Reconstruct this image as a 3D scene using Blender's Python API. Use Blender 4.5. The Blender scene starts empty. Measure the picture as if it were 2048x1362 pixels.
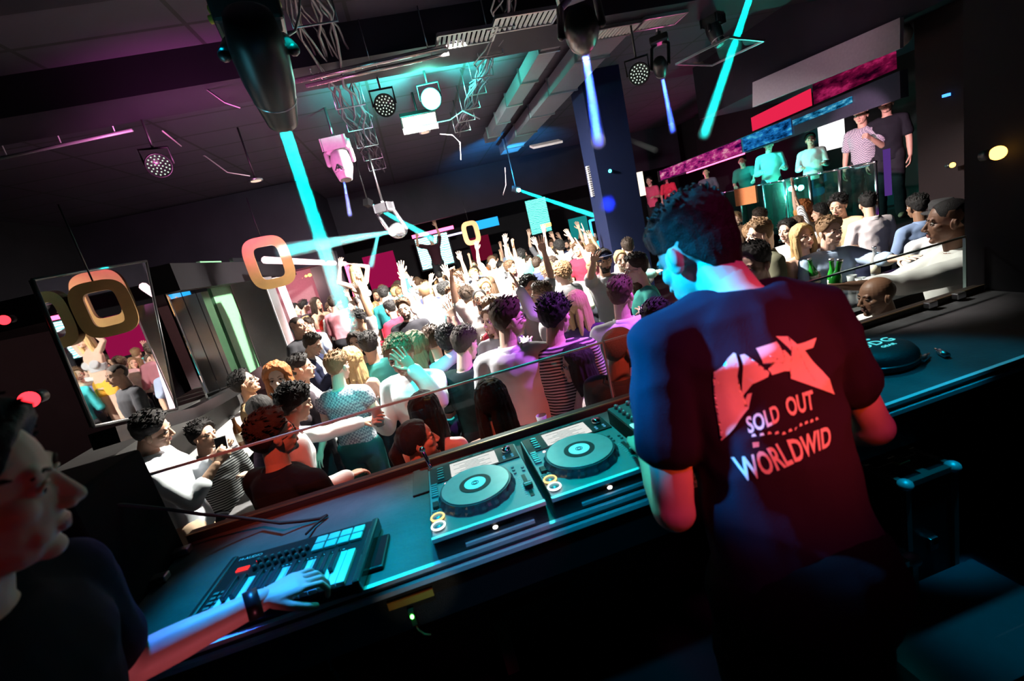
import bpy, bmesh, math, random
from mathutils import Vector, Matrix, noise
from mathutils.bvhtree import BVHTree
rnd = random.Random(7)
SC = bpy.context.scene
COL = SC.collection
V = Vector
def rad(d): return math.radians(d)

# ---------------------------------------------------------------- materials
MATS = {}
def nodes_of(name):
    m = bpy.data.materials.new(name); m.use_nodes = True
    nt = m.node_tree; nt.nodes.clear()
    return m, nt, nt.nodes.new('ShaderNodeOutputMaterial')
def mat(name, col=(.5,.5,.5), rough=.6, metal=0., var=.12, scale=30, bump=0., bscale=120, spec=.5, emit=None, estr=0., objcol=False, sheen=0., trans=0., ior=1.45, coat=0.):
    if name in MATS: return MATS[name]
    m, nt, out = nodes_of(name); N = nt.nodes.new; L = nt.links.new
    p = N('ShaderNodeBsdfPrincipled'); L(p.outputs[0], out.inputs[0])
    p.inputs['Roughness'].default_value = rough; p.inputs['Metallic'].default_value = metal
    p.inputs['Specular IOR Level'].default_value = spec; p.inputs['IOR'].default_value = ior
    p.inputs['Transmission Weight'].default_value = trans; p.inputs['Coat Weight'].default_value = coat
    if sheen: p.inputs['Sheen Weight'].default_value = sheen
    tc = N('ShaderNodeTexCoord'); nz = N('ShaderNodeTexNoise'); nz.inputs['Scale'].default_value = scale
    L(tc.outputs['Object'], nz.inputs['Vector'])
    mr = N('ShaderNodeMapRange'); mr.inputs[3].default_value = 1-var; mr.inputs[4].default_value = 1+var
    L(nz.outputs[0], mr.inputs[0])
    mx = N('ShaderNodeVectorMath'); mx.operation = 'SCALE'
    L(mr.outputs[0], mx.inputs['Scale'])
    if objcol:
        oi = N('ShaderNodeObjectInfo'); L(oi.outputs['Color'], mx.inputs[0])
    else: mx.inputs[0].default_value = col[:3]
    L(mx.outputs[0], p.inputs['Base Color'])
    if bump:
        n2 = N('ShaderNodeTexNoise'); n2.inputs['Scale'].default_value = bscale; L(tc.outputs['Object'], n2.inputs['Vector'])
        b = N('ShaderNodeBump'); b.inputs['Strength'].default_value = bump; b.inputs['Distance'].default_value = .004
        L(n2.outputs[0], b.inputs['Height']); L(b.outputs[0], p.inputs['Normal'])
    if emit:
        p.inputs['Emission Color'].default_value = (*emit, 1); p.inputs['Emission Strength'].default_value = estr
    MATS[name] = m; return m
def mat_wave(name, c1, c2, scale, axis='X', rough=.8, objcol=False, dist=0., rot=0.):
    """cloth with printed stripes"""
    m, nt, out = nodes_of(name); N = nt.nodes.new; L = nt.links.new
    p = N('ShaderNodeBsdfPrincipled'); L(p.outputs[0], out.inputs[0]); p.inputs['Roughness'].default_value = rough
    tc = N('ShaderNodeTexCoord'); w = N('ShaderNodeTexWave'); w.bands_direction = axis
    w.inputs['Scale'].default_value = scale; w.inputs['Distortion'].default_value = dist
    w.inputs['Detail'].default_value = 1
    L(tc.outputs['Object'], w.inputs['Vector'])
    r = N('ShaderNodeValToRGB'); r.color_ramp.elements[0].position = .42; r.color_ramp.elements[1].position = .55
    r.color_ramp.elements[0].color = (*c1, 1); r.color_ramp.elements[1].color = (*c2, 1)
    L(w.outputs[0], r.inputs[0]); L(r.outputs[0], p.inputs['Base Color'])
    MATS[name] = m; return m
def mat_check(name, c1, c2, scale):
    m, nt, out = nodes_of(name); N = nt.nodes.new; L = nt.links.new
    p = N('ShaderNodeBsdfPrincipled'); L(p.outputs[0], out.inputs[0]); p.inputs['Roughness'].default_value = .85
    tc = N('ShaderNodeTexCoord'); w = N('ShaderNodeTexChecker'); w.inputs['Scale'].default_value = scale
    w.inputs[1].default_value = (*c1, 1); w.inputs[2].default_value = (*c2, 1)
    L(tc.outputs['Object'], w.inputs['Vector']); L(w.outputs[0], p.inputs['Base Color'])
    MATS[name] = m; return m
def mat_emit(name, col, s):
    if name in MATS: return MATS[name]
    m, nt, out = nodes_of(name); e = nt.nodes.new('ShaderNodeEmission')
    e.inputs[0].default_value = (*col, 1); e.inputs[1].default_value = s
    nt.links.new(e.outputs[0], out.inputs[0]); MATS[name] = m; return m

SKIN = mat('skin', rough=.5, objcol=True, var=.06, scale=40, bump=.05)
LIP = mat('lip', (.42,.16,.14), .4)
EYEW = mat('eye_white', (.75,.73,.7), .2)
IRIS = mat('iris', (.03,.02,.015), .15)
BROW = mat('brow_hair', (.03,.02,.015), .8)
HAIR = mat('hair', rough=.62, objcol=True, var=.28, scale=140, bump=.7, bscale=320, spec=.3)
CLOTH = mat('cloth', spec=.12, rough=.9, objcol=True, var=.06, scale=14, bump=.25, bscale=500, sheen=.0)
GLOSSCLOTH = mat('satin_cloth', rough=.35, objcol=True, var=.2, scale=50, bump=.6, bscale=160)
BLACKPL = mat('black_plastic', (.012,.012,.013), .35)
STRIPE = mat_wave('striped_cloth', (.55,.55,.55), (.02,.02,.025), 16, 'Z', dist=1.2)
PINSTRIPE = mat_wave('pinstriped_cloth', (.75,.74,.72), (.12,.12,.13), 22, 'X')
CHECK = mat_check('checked_cloth', (.16,.15,.2), (.5,.46,.5), 60)
FLORAL = None

# ---------------------------------------------------------------- mesh tools
def frame_to(d, hint=V((0,0,1))):
    d = d.normalized()
    if abs(d.dot(hint)) > .98: hint = V((0,1,0))
    x = hint.cross(d).normalized(); y = d.cross(x)
    return Matrix((x, y, d)).transposed()
def loft(bm, rings, cap=True, closed=True, mi=0):
    vs = [[bm.verts.new(p) for p in r] for r in rings]
    n = len(vs[0]); fs = []
    for a, b in zip(vs, vs[1:]):
        for i in range(n if closed else n-1):
            j = (i+1) % n
            fs.append(bm.faces.new((a[i], a[j], b[j], b[i])))
    if cap:
        fs.append(bm.faces.new(list(reversed(vs[0])))); fs.append(bm.faces.new(vs[-1]))
    for f in fs: f.material_index = mi; f.smooth = True
    return fs
def ring(c, R, rx, ry, n=16):
    return [c + R @ V((math.cos(2*math.pi*i/n)*rx, math.sin(2*math.pi*i/n)*ry, 0)) for i in range(n)]
def cap(bm, p0, r0, p1, r1, n=12, mi=0, flat=False, sq=1.):
    p0 = V(p0); p1 = V(p1); d = p1-p0; R = frame_to(d); u = d.normalized()
    rs = []
    if not flat:
        for a in (80, 55, 28): rs.append(ring(p0-u*r0*math.sin(rad(a)), R, r0*math.cos(rad(a)), r0*math.cos(rad(a))*sq, n))
    rs.append(ring(p0, R, r0, r0*sq, n)); rs.append(ring(p1, R, r1, r1*sq, n))
    if not flat:
        for a in (28, 55, 80): rs.append(ring(p1+u*r1*math.sin(rad(a)), R, r1*math.cos(rad(a)), r1*math.cos(rad(a))*sq, n))
    return loft(bm, rs, mi=mi)
def tube(bm, pts, r, n=8, mi=0, taper=None):
    pts = [V(p) for p in pts]; rs = []
    for i, p in enumerate(pts):
        d = (pts[min(i+1, len(pts)-1)] - pts[max(i-1, 0)])
        rr = r if taper is None else r*(1+(taper-1)*i/(len(pts)-1))
        rs.append(ring(p, frame_to(d), rr, rr, n))
    return loft(bm, rs, mi=mi)
def ell(bm, c, r, R=None, n=16, m=10, mi=0):
    c = V(c); R = R or Matrix.Identity(3); rs = []
    for k in range(m+1):
        a = -math.pi/2 + math.pi*(k+.02 if k == 0 else k-.02 if k == m else k)/m
        rs.append([c + R @ V((math.cos(2*math.pi*i/n)*math.cos(a)*r[0], math.sin(2*math.pi*i/n)*math.cos(a)*r[1], math.sin(a)*r[2])) for i in range(n)])
    return loft(bm, rs, mi=mi)
def box(bm, c, s, R=None, mi=0, bev=0.):
    c = V(c); R = R or Matrix.Identity(3)
    ret = bmesh.ops.create_cube(bm, size=1)
    for v in ret['verts']: v.co = c + R @ V((v.co.x*s[0], v.co.y*s[1], v.co.z*s[2]))
    fs = list({f for v in ret['verts'] for f in v.link_faces})
    for f in fs: f.material_index = mi
    if bev:
        es = list({e for f in fs for e in f.edges})
        r = bmesh.ops.bevel(bm, geom=es, offset=bev, segments=2, affect='EDGES', profile=.5)
        for f in r['faces']: f.material_index = mi
    return fs
def cyl(bm, p0, p1, r0, r1=None, n=24, mi=0):
    fs = cap(bm, p0, r0, p1, r0 if r1 is None else r1, n=n, flat=True, mi=mi)
    for f in fs[-2:]: f.smooth = False
    return fs
def to_mesh(bm, name, mats=(), smooth=None):
    me = bpy.data.meshes.new(name)
    bmesh.ops.recalc_face_normals(bm, faces=bm.faces)
    bm.to_mesh(me); bm.free()
    for m in mats: me.materials.append(m)
    if smooth is not None:
        for p in me.polygons: p.use_smooth = smooth
    return me
def voxel(bm, size, it=3, fac=.5):
    me = to_mesh(bm, 'tmp'); o = bpy.data.objects.new('tmp', me); COL.objects.link(o)
    m = o.modifiers.new('r', 'REMESH'); m.mode = 'VOXEL'; m.voxel_size = size
    if it:
        s = o.modifiers.new('s', 'SMOOTH'); s.iterations = it; s.factor = fac
    dg = bpy.context.evaluated_depsgraph_get()
    out = bpy.data.meshes.new_from_object(o.evaluated_get(dg))
    bpy.data.objects.remove(o); bpy.data.meshes.remove(me)
    for p in out.polygons: p.use_smooth = True
    return out
def merge(parts):
    """parts: (mesh, matrix, material offset) -> bmesh with all of them"""
    bm = bmesh.new()
    for me, M, mi in parts:
        n0 = len(bm.verts); f0 = len(bm.faces)
        bm.from_mesh(me); bm.verts.ensure_lookup_table(); bm.faces.ensure_lookup_table()
        if M is not None:
            for v in bm.verts[n0:]: v.co = M @ v.co
            if M.determinant() < 0:
                bmesh.ops.reverse_faces(bm, faces=bm.faces[f0:])
                bm.faces.ensure_lookup_table()
        if mi:
            for f in bm.faces[f0:]: f.material_index += mi
    return bm

# ---------------------------------------------------------------- heads, hands, hair (made once each)
def make_head(fem=False, wide=1., beard=False, vs=.0034):
    bm = bmesh.new(); w = wide*(.93 if fem else 1.)
    ell(bm, (0,-.012,.027), (.074*w,.094,.087), n=24, m=16)
    ell(bm, (0,.016,-.03), (.064*w,.072,.082), n=24, m=16)
    ell(bm, (0,.028,-.075), ((.043 if fem else .051)*w,.048,.04))
    ell(bm, (0,.062,-.098), ((.016 if fem else .022)*w,.02,.017))
    cap(bm, (-.034,.071,.022), .013 if not fem else .010, (.034,.071,.022), .013 if not fem else .010)
    for s in (-1, 1):
        ell(bm, (s*.042*w,.047,-.02), (.022,.028,.022))
        ell(bm, (s*.076*w,-.006,-.012), (.009,.02,.031), Matrix.Rotation(s*rad(-18), 3, 'Z'))
        ell(bm, (s*.083*w,-.014,-.004), (.006,.013,.022), Matrix.Rotation(s*rad(-25), 3, 'Z'))
        ell(bm, (s*.012,.095,-.036), (.009,.011,.008))
        ell(bm, (s*.026,.06,-.062), (.02,.017,.022))
    cap(bm, (0,.078,.012), .009, (0,.103,-.03), .0115)
    ell(bm, (0,.082,-.061), (.021,.010,.0058)); ell(bm, (0,.081,-.071), (.017,.010,.0066))
    cap(bm, (0,-.022,-.05), .054*w if not fem else .046, (0,-.042,-.17), .056*w if not fem else .047, n=20)
    me = voxel(bm, vs, 4, .5)
    for p in me.polygons:
        c = p.center
        if c.y > .078 and abs(c.x)/.022 + abs(c.z+.0665)/.013 < 1.1: p.material_index = 1
        if beard and c.z < -.035 and c.y > -.0 and not (c.y > .078 and abs(c.x) < .022 and -.079 < c.z < -.056) and (c.z < -.05 or abs(c.x) > .05) and c.z > -.13 and not (c.z > -.06 and abs(c.x) < .05): p.material_index = 4
    b2 = bmesh.new()
    for s in (-1, 1):
        c = V((s*.031,.0685,.0)); R = Matrix.Rotation(rad(-90), 3, 'X')
        fs = ell(b2, c, (.0135,.0105,.0135), R, n=16, m=14)
        for f in fs:
            d = f.calc_center_median()-c
            f.material_index = 3 if d.y > .0112 else 2
        # upper lid and brow
        tube(b2, [c+V((-.016,.008,.002)), c+V((-.006,.0145,.0095)), c+V((.006,.0145,.0095)), c+V((.016,.008,.002))], .0026, 6, mi=3 if fem else 0)
        tube(b2, [V((s*.014,.0845,.021)), V((s*.03,.084,.027)), V((s*.047,.073,.021))], .0036 if not fem else .0024, 6, mi=4, taper=.6)
    e = to_mesh(b2, 'e', smooth=True)
    return to_mesh(merge([(me, None, 0), (e, None, 0)]), 'head', smooth=True)
def make_hand(curl=(18,25,18), spread=4, thumb=35, vs=.0032):
    """right hand, wrist at the origin, fingers along +Y, palm down (-Z), thumb on -X"""
    bm = bmesh.new(); I = Matrix.Rotation(rad(-90), 3, 'X')
    loft(bm, [ring(V((0,-.03,0)), I, .027, .021), ring(V((0,.0,0)), I, .028, .02), ring(V((0,.035,0)), I, .038, .0155), ring(V((0,.075,0)), I, .043, .0135), ring(V((0,.092,-.002)), I, .038, .010)])
    for x, l, r, k in ((-.031,.072,.0088,-1), (-.0105,.08,.009,-.3), (.0105,.075,.0086,.4), (.03,.058,.0076,1.2)):
        p = V((x,.085,-.001)); a = 0; yaw = k*rad(spread)*-1
        for seg, cu in zip((.46,.3,.24), curl):
            a += rad(cu); d = V((-math.sin(yaw)*math.cos(a), math.cos(yaw)*math.cos(a), -math.sin(a)))
            q = p+d*l*seg*1.12; cap(bm, p, r, q, r*.92, n=10); p = q; r *= .93
    d = V((-math.sin(rad(thumb)), math.cos(rad(thumb)), -.35)).normalized()
    p = V((-.022,.022,-.005)); q = p+d*.042; cap(bm, p, .0155, q, .0115, n=10)
    d2 = (d+V((.28,.3,-.15-.004*curl[0]))).normalized(); e = q+d2*.03; cap(bm, q, .0112, e, .0098, n=10)
    cap(bm, e, .0098, e+(d2+V((.25,.1,-.1))).normalized()*.022, .0082, n=10)
    return voxel(bm, vs, 2, .5)
def scalp(h, fwd, forehead=.052, nape=-.075, side=-.02):
    """1 where hair grows on the unit direction h"""
    return 0
def hairline(d):
    """lowest z (unit sphere) hair reaches for a horizontal angle; front is +Y"""
    a = math.atan2(d.x, d.y); f = (1+math.cos(a))/2
    return f
def make_hair(kind, seed=1, vs=.0042):
    r = random.Random(seed); bm = bmesh.new(); C = V((0,-.012,.025))
    bmesh.ops.create_icosphere(bm, subdivisions=5, radius=1)
    top = {'short':.022,'messy':.032,'quiff':.027,'curly':.04,'buzz':.006,'fade':.026,'long':.022,'wavy':.034,'tied':.012,'bun':.014}[kind]
    sidev = {'short':.013,'messy':.02,'quiff':.008,'curly':.032,'buzz':.005,'fade':.004,'long':.02,'wavy':.034,'tied':.008,'bun':.008}[kind]
    nz = {'short':.007,'messy':.014,'quiff':.009,'curly':.02,'buzz':.001,'fade':.008,'long':.004,'wavy':.012,'tied':.003,'bun':.003}[kind]
    fem = kind in ('long','wavy','tied','bun')
    lo_side = -.6 if fem else -.28
    for v in bm.verts:
        d = v.co.normalized(); a = abs(math.atan2(d.x, d.y))/math.pi      # 0 front .. 1 back
        # hairline height as fraction of radius
        if a < .28: line = .62 - .5*(a/.28)**3
        elif a < .5: line = .12 + (lo_side-.12)*((a-.28)/.22)
        else: line = lo_side + (-.92-lo_side)*min(1, (a-.5)/.28)
        t = max(0, min(1, (d.z-line)/.16+.5)); t = t*t*(3-2*t)
        up = max(0, min(1, d.z*1.3+.1))
        th = sidev + (top-sidev)*up
        if kind in ('quiff','fade','short') and d.y > .1: th += .016*up*max(0, d.y) * (1.15 if kind == 'quiff' else 1)
        n = noise.noise(d*(4.2 if kind != 'curly' else 7)+V((seed*3.1,0,0))); n2 = noise.noise(V((d.x*16, d.y*7, d.z*7))+V((seed,5,0)))
        th += nz*(n*.9+n2*.75)*(.4+.6*up)
        base = V((d.x*.0745, d.y*.0945, d.z*.0875))
        v.co = C + base*(.80+.2*t) + d*(th*t)
    if kind in ('long','wavy','tied'):
        L = {'long':.36,'wavy':.3,'tied':.26}[kind]
        if kind == 'tied':
            pts = [V((0,-.1,.03)), V((0,-.135,-.02)), V((.01,-.13,-.1)), V((.02,-.115,-.2)), V((.02,-.1,-.27))]
            for p, q, a, b in zip(pts, pts[1:], (.024,.034,.03,.022), (.034,.03,.022,.01)): cap(bm, p, a, q, b)
        else:
            for k in range(26):
                a = rad(r.uniform(58, 302)) if k > 6 else rad((62+k*3) if k % 2 else (298-k*3))
                x, y = math.sin(a), math.cos(a)
                p = C+V((x*.078, y*.085, -.015)); w = .026 if kind == 'long' else .03
                q = C+V((x*.085, y*.088-.01, -.11)); e = C+V((x*.085+r.uniform(-.02,.02), min(y*.07,.03)-.045, -.11-(L-.11)*r.uniform(.6,1)))
                m = (q+e)/2 + V((r.uniform(-1,1), r.uniform(-1,1), 0))*(.006 if kind == 'long' else .022)
                cap(bm, p, w*.8, q, w, n=8); cap(bm, q, w, m, w*.85, n=8); cap(bm, m, w*.85, e, w*.4, n=8)
    if kind == 'bun': ell(bm, (0,-.085,.085), (.042,.042,.04))
    me = voxel(bm, vs, 1, .4)
    b = bmesh.new(); b.from_mesh(me)
    # locks of hair combed over the cap
    nl = {'short':150,'messy':220,'quiff':190,'curly':0,'buzz':0,'fade':170,'long':0,'wavy':0,'tied':0,'bun':0}[kind]
    for k in range(nl):
        d = V((r.gauss(0,1), r.gauss(0,1), abs(r.gauss(0,1))+.15)).normalized()
        up = max(0, min(1, d.z*1.3+.1)); a = abs(math.atan2(d.x, d.y))/math.pi
        if (a < .3 and d.z < .72) or (kind in ('fade','quiff') and d.z < .45) or d.z < .1: continue
        p = C+V((d.x*.0745, d.y*.0945, d.z*.0875))+d*(sidev+(top-sidev)*up)*.8
        flow = {'quiff':V((.25,.55,.75)),'fade':V((.3,.5,.55)),'short':V((.35,.5,.15)),'messy':V((r.uniform(-1,1), r.uniform(-1,1), .5))}[kind]
        tdir = (flow-d*flow.dot(d)*.6+d*.35).normalized(); Ln = r.uniform(.022,.038)
        q = p+tdir*Ln*.5+d*.006; e = p+tdir*Ln - d*.002 + V((r.uniform(-1,1), r.uniform(-1,1), r.uniform(-1,1)))*.005
        tube(b, [p-d*.006, q, e], .0052, 5, taper=.25)
    if kind == 'curly':
        for k in range(150):
            d = V((r.gauss(0,1), r.gauss(0,1)-.3, r.gauss(0,1)+.5)).normalized(); a = abs(math.atan2(d.x, d.y))/math.pi
            if (a < .3 and d.z < .6) or d.z < -.5: continue
            p = C+V((d.x*.0745, d.y*.0945, d.z*.0875))+d*.032
            ell(b, p, (.013,.013,.011), n=7, m=5)
    if fem:
        for v in b.verts:
            p = v.co; k = noise.noise(V((p.x*55+seed, p.y*55, p.z*6)))+.5*noise.noise(V((p.x*110, p.y*110, p.z*9)))
            v.co = p + v.normal*(.0035*k)
    return to_mesh(b, 'hair_'+kind, [HAIR], smooth=True)
_cache = {}
def head_mesh(k):
    if k not in _cache: _cache[k] = {'m':lambda: make_head(), 'mw':lambda: make_head(wide=1.1), 'mb':lambda: make_head(beard=True), 'f':lambda: make_head(True)}[k]()
    return _cache[k]
def hand_mesh(k):
    if k not in _cache: _cache[k] = {'relax':lambda: make_hand(), 'open':lambda: make_hand((4,4,4), 12, 48), 'grip':lambda: make_hand((52,62,40), 0, 18), 'fist':lambda: make_hand((75,88,60), 0, 8), 'keys':lambda: make_hand((12,48,38), 5, 40)}[k]()
    return _cache[k]
def hair_mesh(k, seed=1):
    kk = ('hair', k, seed)
    if kk not in _cache: _cache[kk] = make_hair(k, seed)
    return _cache[kk]

# ---------------------------------------------------------------- figures
ARMS = {  # upper arm, forearm as (out, forward, up); hand
 'down': ((.2,.02,-1), (.05,.2,-1), 'relax'), 'bent': ((.25,.12,-1), (-.25,1,.1), 'relax'),
 'low': ((.22,.15,-1), (-.3,.8,-.5), 'relax'), 'up': ((.35,.15,1), (-.12,.08,1), 'open'),
 'upfist': ((.35,.2,1), (-.1,.1,1), 'fist'), 'upbent': ((.8,.35,.35), (-.25,.3,1), 'open'),
 'fwd': ((.12,1,-.15), (-.05,1,.12), 'open'), 'fwdup': ((.2,.9,.4), (0,.8,.6), 'open'),
 'out': ((1,.25,-.1), (.7,.6,.35), 'open'), 'outup': ((.9,.1,.5), (.6,.2,.8), 'open'),
 'drink': ((.25,.3,-1), (-.25,.85,.6), 'grip'), 'cheek': ((.3,.7,-.65), (-.42,-.1,1), 'open'),
 'phone': ((.12,.45,-.9), (-.3,.75,.55), 'grip'), 'hold': ((.2,.2,-1), (-.45,1,.25), 'grip'),
 'face': ((.25,.8,-.2), (-.5,-.05,1), 'open'), 'reach': ((.3,.9,-.5), (.05,1,0), 'relax'),
 'behind': ((.5,-.05,.9), (-.8,-.35,.35), 'relax')}
def figure(arms=('down','down'), legs='stand', lean=0, side=0, twist=0, head=(0,0,0), fem=False, build=1., top='tee', bottom='trousers',
           hk='m', fine=.0095, wrinkle=.003, neck=0., open_v=False, collar=False, custom=None, lap=.5, seed=0, hs=1., nz=0., slv=.36):
    """Meshes of a person at the origin facing +Y: dict part -> mesh, plus head matrix and hand positions."""
    out = {}; r = random.Random(seed*17+3)
    sw = (.158 if fem else .176)*build; hz = .95 if legs == 'stand' else lap
    P = V((0,0,hz))
    R = Matrix.Rotation(rad(-twist), 3, 'Z') @ Matrix.Rotation(rad(side), 3, 'Y') @ Matrix.Rotation(rad(-lean), 3, 'X')
    T = lambda x, y, z: P + R @ V((x, y, z))
    if fem: prof = [(-.09,.0,.155,.10),(-.02,.0,.165,.105),(.08,.0,.135,.085),(.17,.0,.118,.08),(.28,.01,.135,.095),(.38,.0,.15,.095),(.455,-.01,.135,.075),(.5,-.012,.075,.058)]
    else: prof = [(-.09,.0,.15,.105),(-.02,.0,.158,.108),(.08,.0,.147,.1),(.17,.0,.146,.1),(.28,.005,.165,.11),(.38,.0,.182,.112),(.455,-.01,.165,.085),(.5,-.012,.085,.062)]
    prof = [(z, y, a*build, b*(1+(build-1)*1.3)) for z, y, a, b in prof]
    nb = T(0,-.012,.5)
    yaw, pit, rol = head
    RH = R @ Matrix.Rotation(rad(-yaw), 3, 'Z') @ Matrix.Rotation(rad(-pit+lean*.6), 3, 'X') @ Matrix.Rotation(rad(rol), 3, 'Y')
    hc = nb + R @ V((0,.018,.045)) + RH @ V((0,.03+neck,.125+nz))
    MH = Matrix.Translation(hc) @ (RH*hs).to_4x4()
    def torso(bm, t, z0=-9, z1=9):
        rs = [ring(T(0,y,z), R, a+t, b+t, 22) for z, y, a, b in prof if z0 <= z <= z1]
        loft(bm, rs)
        if fem and z1 > .3 and z0 < .2:
            for s in (-1, 1): ell(bm, T(s*.068,.082,.285), (.062+t*.8,.052+t*.8,.06+t*.8), R)
    sh = {}; el = {}; wr = {}
    for s, a in zip((-1, 1), arms):
        u, f, hk_ = (ARMS[a] if isinstance(a, str) else a)
        S = T(s*sw, -.005, .435 + (.035 if u[2] > .3 else 0))
        if custom and s in custom: E, Wp = (V(q) for q in custom[s])
        else:
            E = S + R @ (V((s*u[0], u[1], u[2])).normalized()*.285); Wp = E + R @ (V((s*f[0], f[1], f[2])).normalized()*.255)
        sh[s], el[s], wr[s] = S, E, Wp
    kn = {}; an = {}; hp = {}
    for s in (-1, 1):
        hp[s] = P+V((s*.088*build,0,-.03))
        if legs == 'stand': kn[s] = V((s*.10,.02+.015*s,.5)); an[s] = V((s*.115,-.01+.03*s,.085))
        elif legs == 'step': kn[s] = V((s*.1,.05+.12*s,.5)); an[s] = V((s*.11,-.02+.16*s,.085))
        else: kn[s] = hp[s]+V((s*.06,.42,.03)); an[s] = kn[s]+V((s*.01,.0 if lap > .3 else .3,-lap+.06 if lap > .3 else -.2))
    ar = .9 if fem else 1.
    def limbs(bm, t, which, frac=1., tt=0):
        if 'arm' in which:
            for s in (-1, 1):
                cap(bm, T(s*sw*.45,-.012,.455), .05*ar+t, sh[s], .052*ar*build+t)
                if frac < .55:
                    cap(bm, sh[s], .052*ar*build+t, sh[s].lerp(el[s], frac*2), .047*ar*build+t+tt)
                else:
                    cap(bm, sh[s], .052*ar*build+t, el[s], .041*ar*build+t)
                    k = (frac-.5)*2; cap(bm, el[s], .041*ar+t, el[s].lerp(wr[s], min(.45, k)), .039*ar+t); cap(bm, el[s].lerp(wr[s], min(.4, k)), .039*ar+t, el[s].lerp(wr[s], k), .027*ar+t+.004*(t > 0))
        if 'leg' in which:
            for s in (-1, 1):
                cap(bm, hp[s], .088*build+t, kn[s], .056+t); cap(bm, kn[s], .055+t, kn[s].lerp(an[s], .35), .056+t); cap(bm, kn[s].lerp(an[s], .35), .056+t, kn[s].lerp(an[s], frac), .038+t+tt)
            ell(bm, P+V((0,-.02,-.03)), (.155*build+t,.118+t,.11+t))
    bm = bmesh.new(); torso(bm, 0); limbs(bm, 0, ('arm','leg'))
    for s in (-1, 1): ell(bm, an[s]+V((s*.012,.075,-.045)), (.046,.125,.04))
    cap(bm, T(0,-.012,.47), .062 if not fem else .05, nb.lerp(hc+RH @ V((0,-.03,-.1)), .8), .052 if not fem else .043, n=16)
    body = voxel(bm, fine, 4, .5)
    parts = [(body, None, 0), (head_mesh(hk), MH, 0)]; hands = {}
    for s, a in zip((-1, 1), arms):
        k = a[2] if not isinstance(a, str) else ARMS[a][2]
        d = (wr[s]-el[s]).normalized(); up = R @ V((0,0,1))
        side_v = R @ V((-s,0,0))
        pn = {'open': -(R @ V((0,-1,.1))), 'relax': side_v if abs(d.z) > .6 else -up, 'keys': -up}.get(k, side_v)   # palm normal
        pn = (pn - d*pn.dot(d)); pn = pn.normalized() if pn.length > .1 else V((1,0,0))
        z = -pn; y = d; x = y.cross(z)
        M3 = Matrix((x, y, z)).transposed()
        if s < 0: M3 = M3 @ Matrix.Diagonal(V((-1,1,1)))
        k2 = .9 if fem else 1.
        M = Matrix.Translation(wr[s]) @ (M3*k2).to_4x4(); parts.append((hand_mesh(k), M, 0)); hands[s] = M
    bb = merge(parts); out['body'] = to_mesh(bb, 'person', [SKIN, LIP, EYEW, IRIS, BROW], True)
    out['MH'], out['hands'], out['T'], out['R'], out['P'] = MH, hands, T, R, P
    out['wr'], out['el'], out['sh'], out['nb'] = wr, el, sh, nb
    def crease(me, amt):
        nrm = [v.normal.copy() for v in me.vertices]; pos = [v.co.copy() for v in me.vertices]; flat = []
        for p, q in zip(pos, nrm):
            n = noise.noise(V((p.x*9, p.y*9, p.z*5+seed*7)))+.6*noise.noise(V((p.x*20, p.y*20, p.z*11+seed)))
            rdg = 1-abs(noise.noise(V((p.x*7+3, p.y*7, p.z*10+seed*3)))*2)
            flat.extend(p+q*(amt*(n*.7+rdg*.9)))
        me.vertices.foreach_set('co', flat); me.update()
    def garment(t, frac, z0=-9, z1=9, tt=.006, extra=None, amt=None):
        b = bmesh.new(); torso(b, t, z0, z1)
        if frac: limbs(b, t, ('arm',), frac, tt)
        if extra: extra(b)
        me = voxel(b, fine, 3, .5); crease(me, wrinkle if amt is None else amt)
        return me
    if top == 'tee': out['top'] = garment(.012, slv)
    elif top == 'polo': out['top'] = garment(.012, .4)
    elif top == 'shirt': out['top'] = garment(.014, .97)
    elif top == 'rolled': out['top'] = garment(.014, .72)
    elif top == 'jacket':
        out['shirt'] = garment(.008, 0, .1)
        b = bmesh.new(); b.from_mesh(garment(.022, .98, amt=wrinkle*1.3)); Ri = R.transposed()
        kill = [f for f in b.faces if (lambda q: q.y > .02 and q.z > .02 and abs(q.x) < .012+.13*(q.z-.02)**1.0)(Ri @ (f.calc_center_median()-P))]
        bmesh.ops.delete(b, geom=kill, context='FACES'); out['top'] = to_mesh(b, 'jacket', smooth=True)
    elif top == 'cami': out['top'] = garment(.007, 0, -.03, .36, amt=wrinkle*.6)
    elif top == 'crop': out['top'] = garment(.007, 0, .14, .36, amt=.001)
    elif top == 'vest': out['top'] = garment(.011, .12)
    if collar:
        b = bmesh.new(); rs = []
        cR = R; base = T(0,-.014,.495)
        for zz, rr in ((-.012,.083),(.012,.074),(.03,.069),(.034,.073),(.012,.082),(-.006,.092)):
            rs.append([base + cR @ V((math.cos(q)*rr*(.9 if fem else 1), math.sin(q)*rr*.92, zz-.018*max(0, math.sin(q)))) for q in [2*math.pi*i/24 for i in range(24)]])
        loft(b, rs, cap=False); out['collar'] = to_mesh(b, 'collar', smooth=True)
    if bottom == 'trousers':
        b = bmesh.new(); limbs(b, .014, ('leg',), 1., .02); out['bottom'] = voxel(b, fine*1.2, 3, .5); crease(out['bottom'], wrinkle)
    elif bottom == 'shorts':
        b = bmesh.new()
        for s in (-1, 1): cap(b, hp[s], .1, hp[s].lerp(kn[s], .28), .094)
        ell(b, P+V((0,-.02,-.03)), (.165,.13,.115)); out['bottom'] = voxel(b, fine, 3, .5)
    elif bottom == 'skirt':
        b = bmesh.new(); loft(b, [ring(P+V((0,0,z)), Matrix.Identity(3), a, c, 20) for z, a, c in ((.1,.13,.09),(0,.175,.13),(-.15,.19,.145),(-.38,.2,.15))]); out['bottom'] = voxel(b, fine, 2, .5)
    return out
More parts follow.
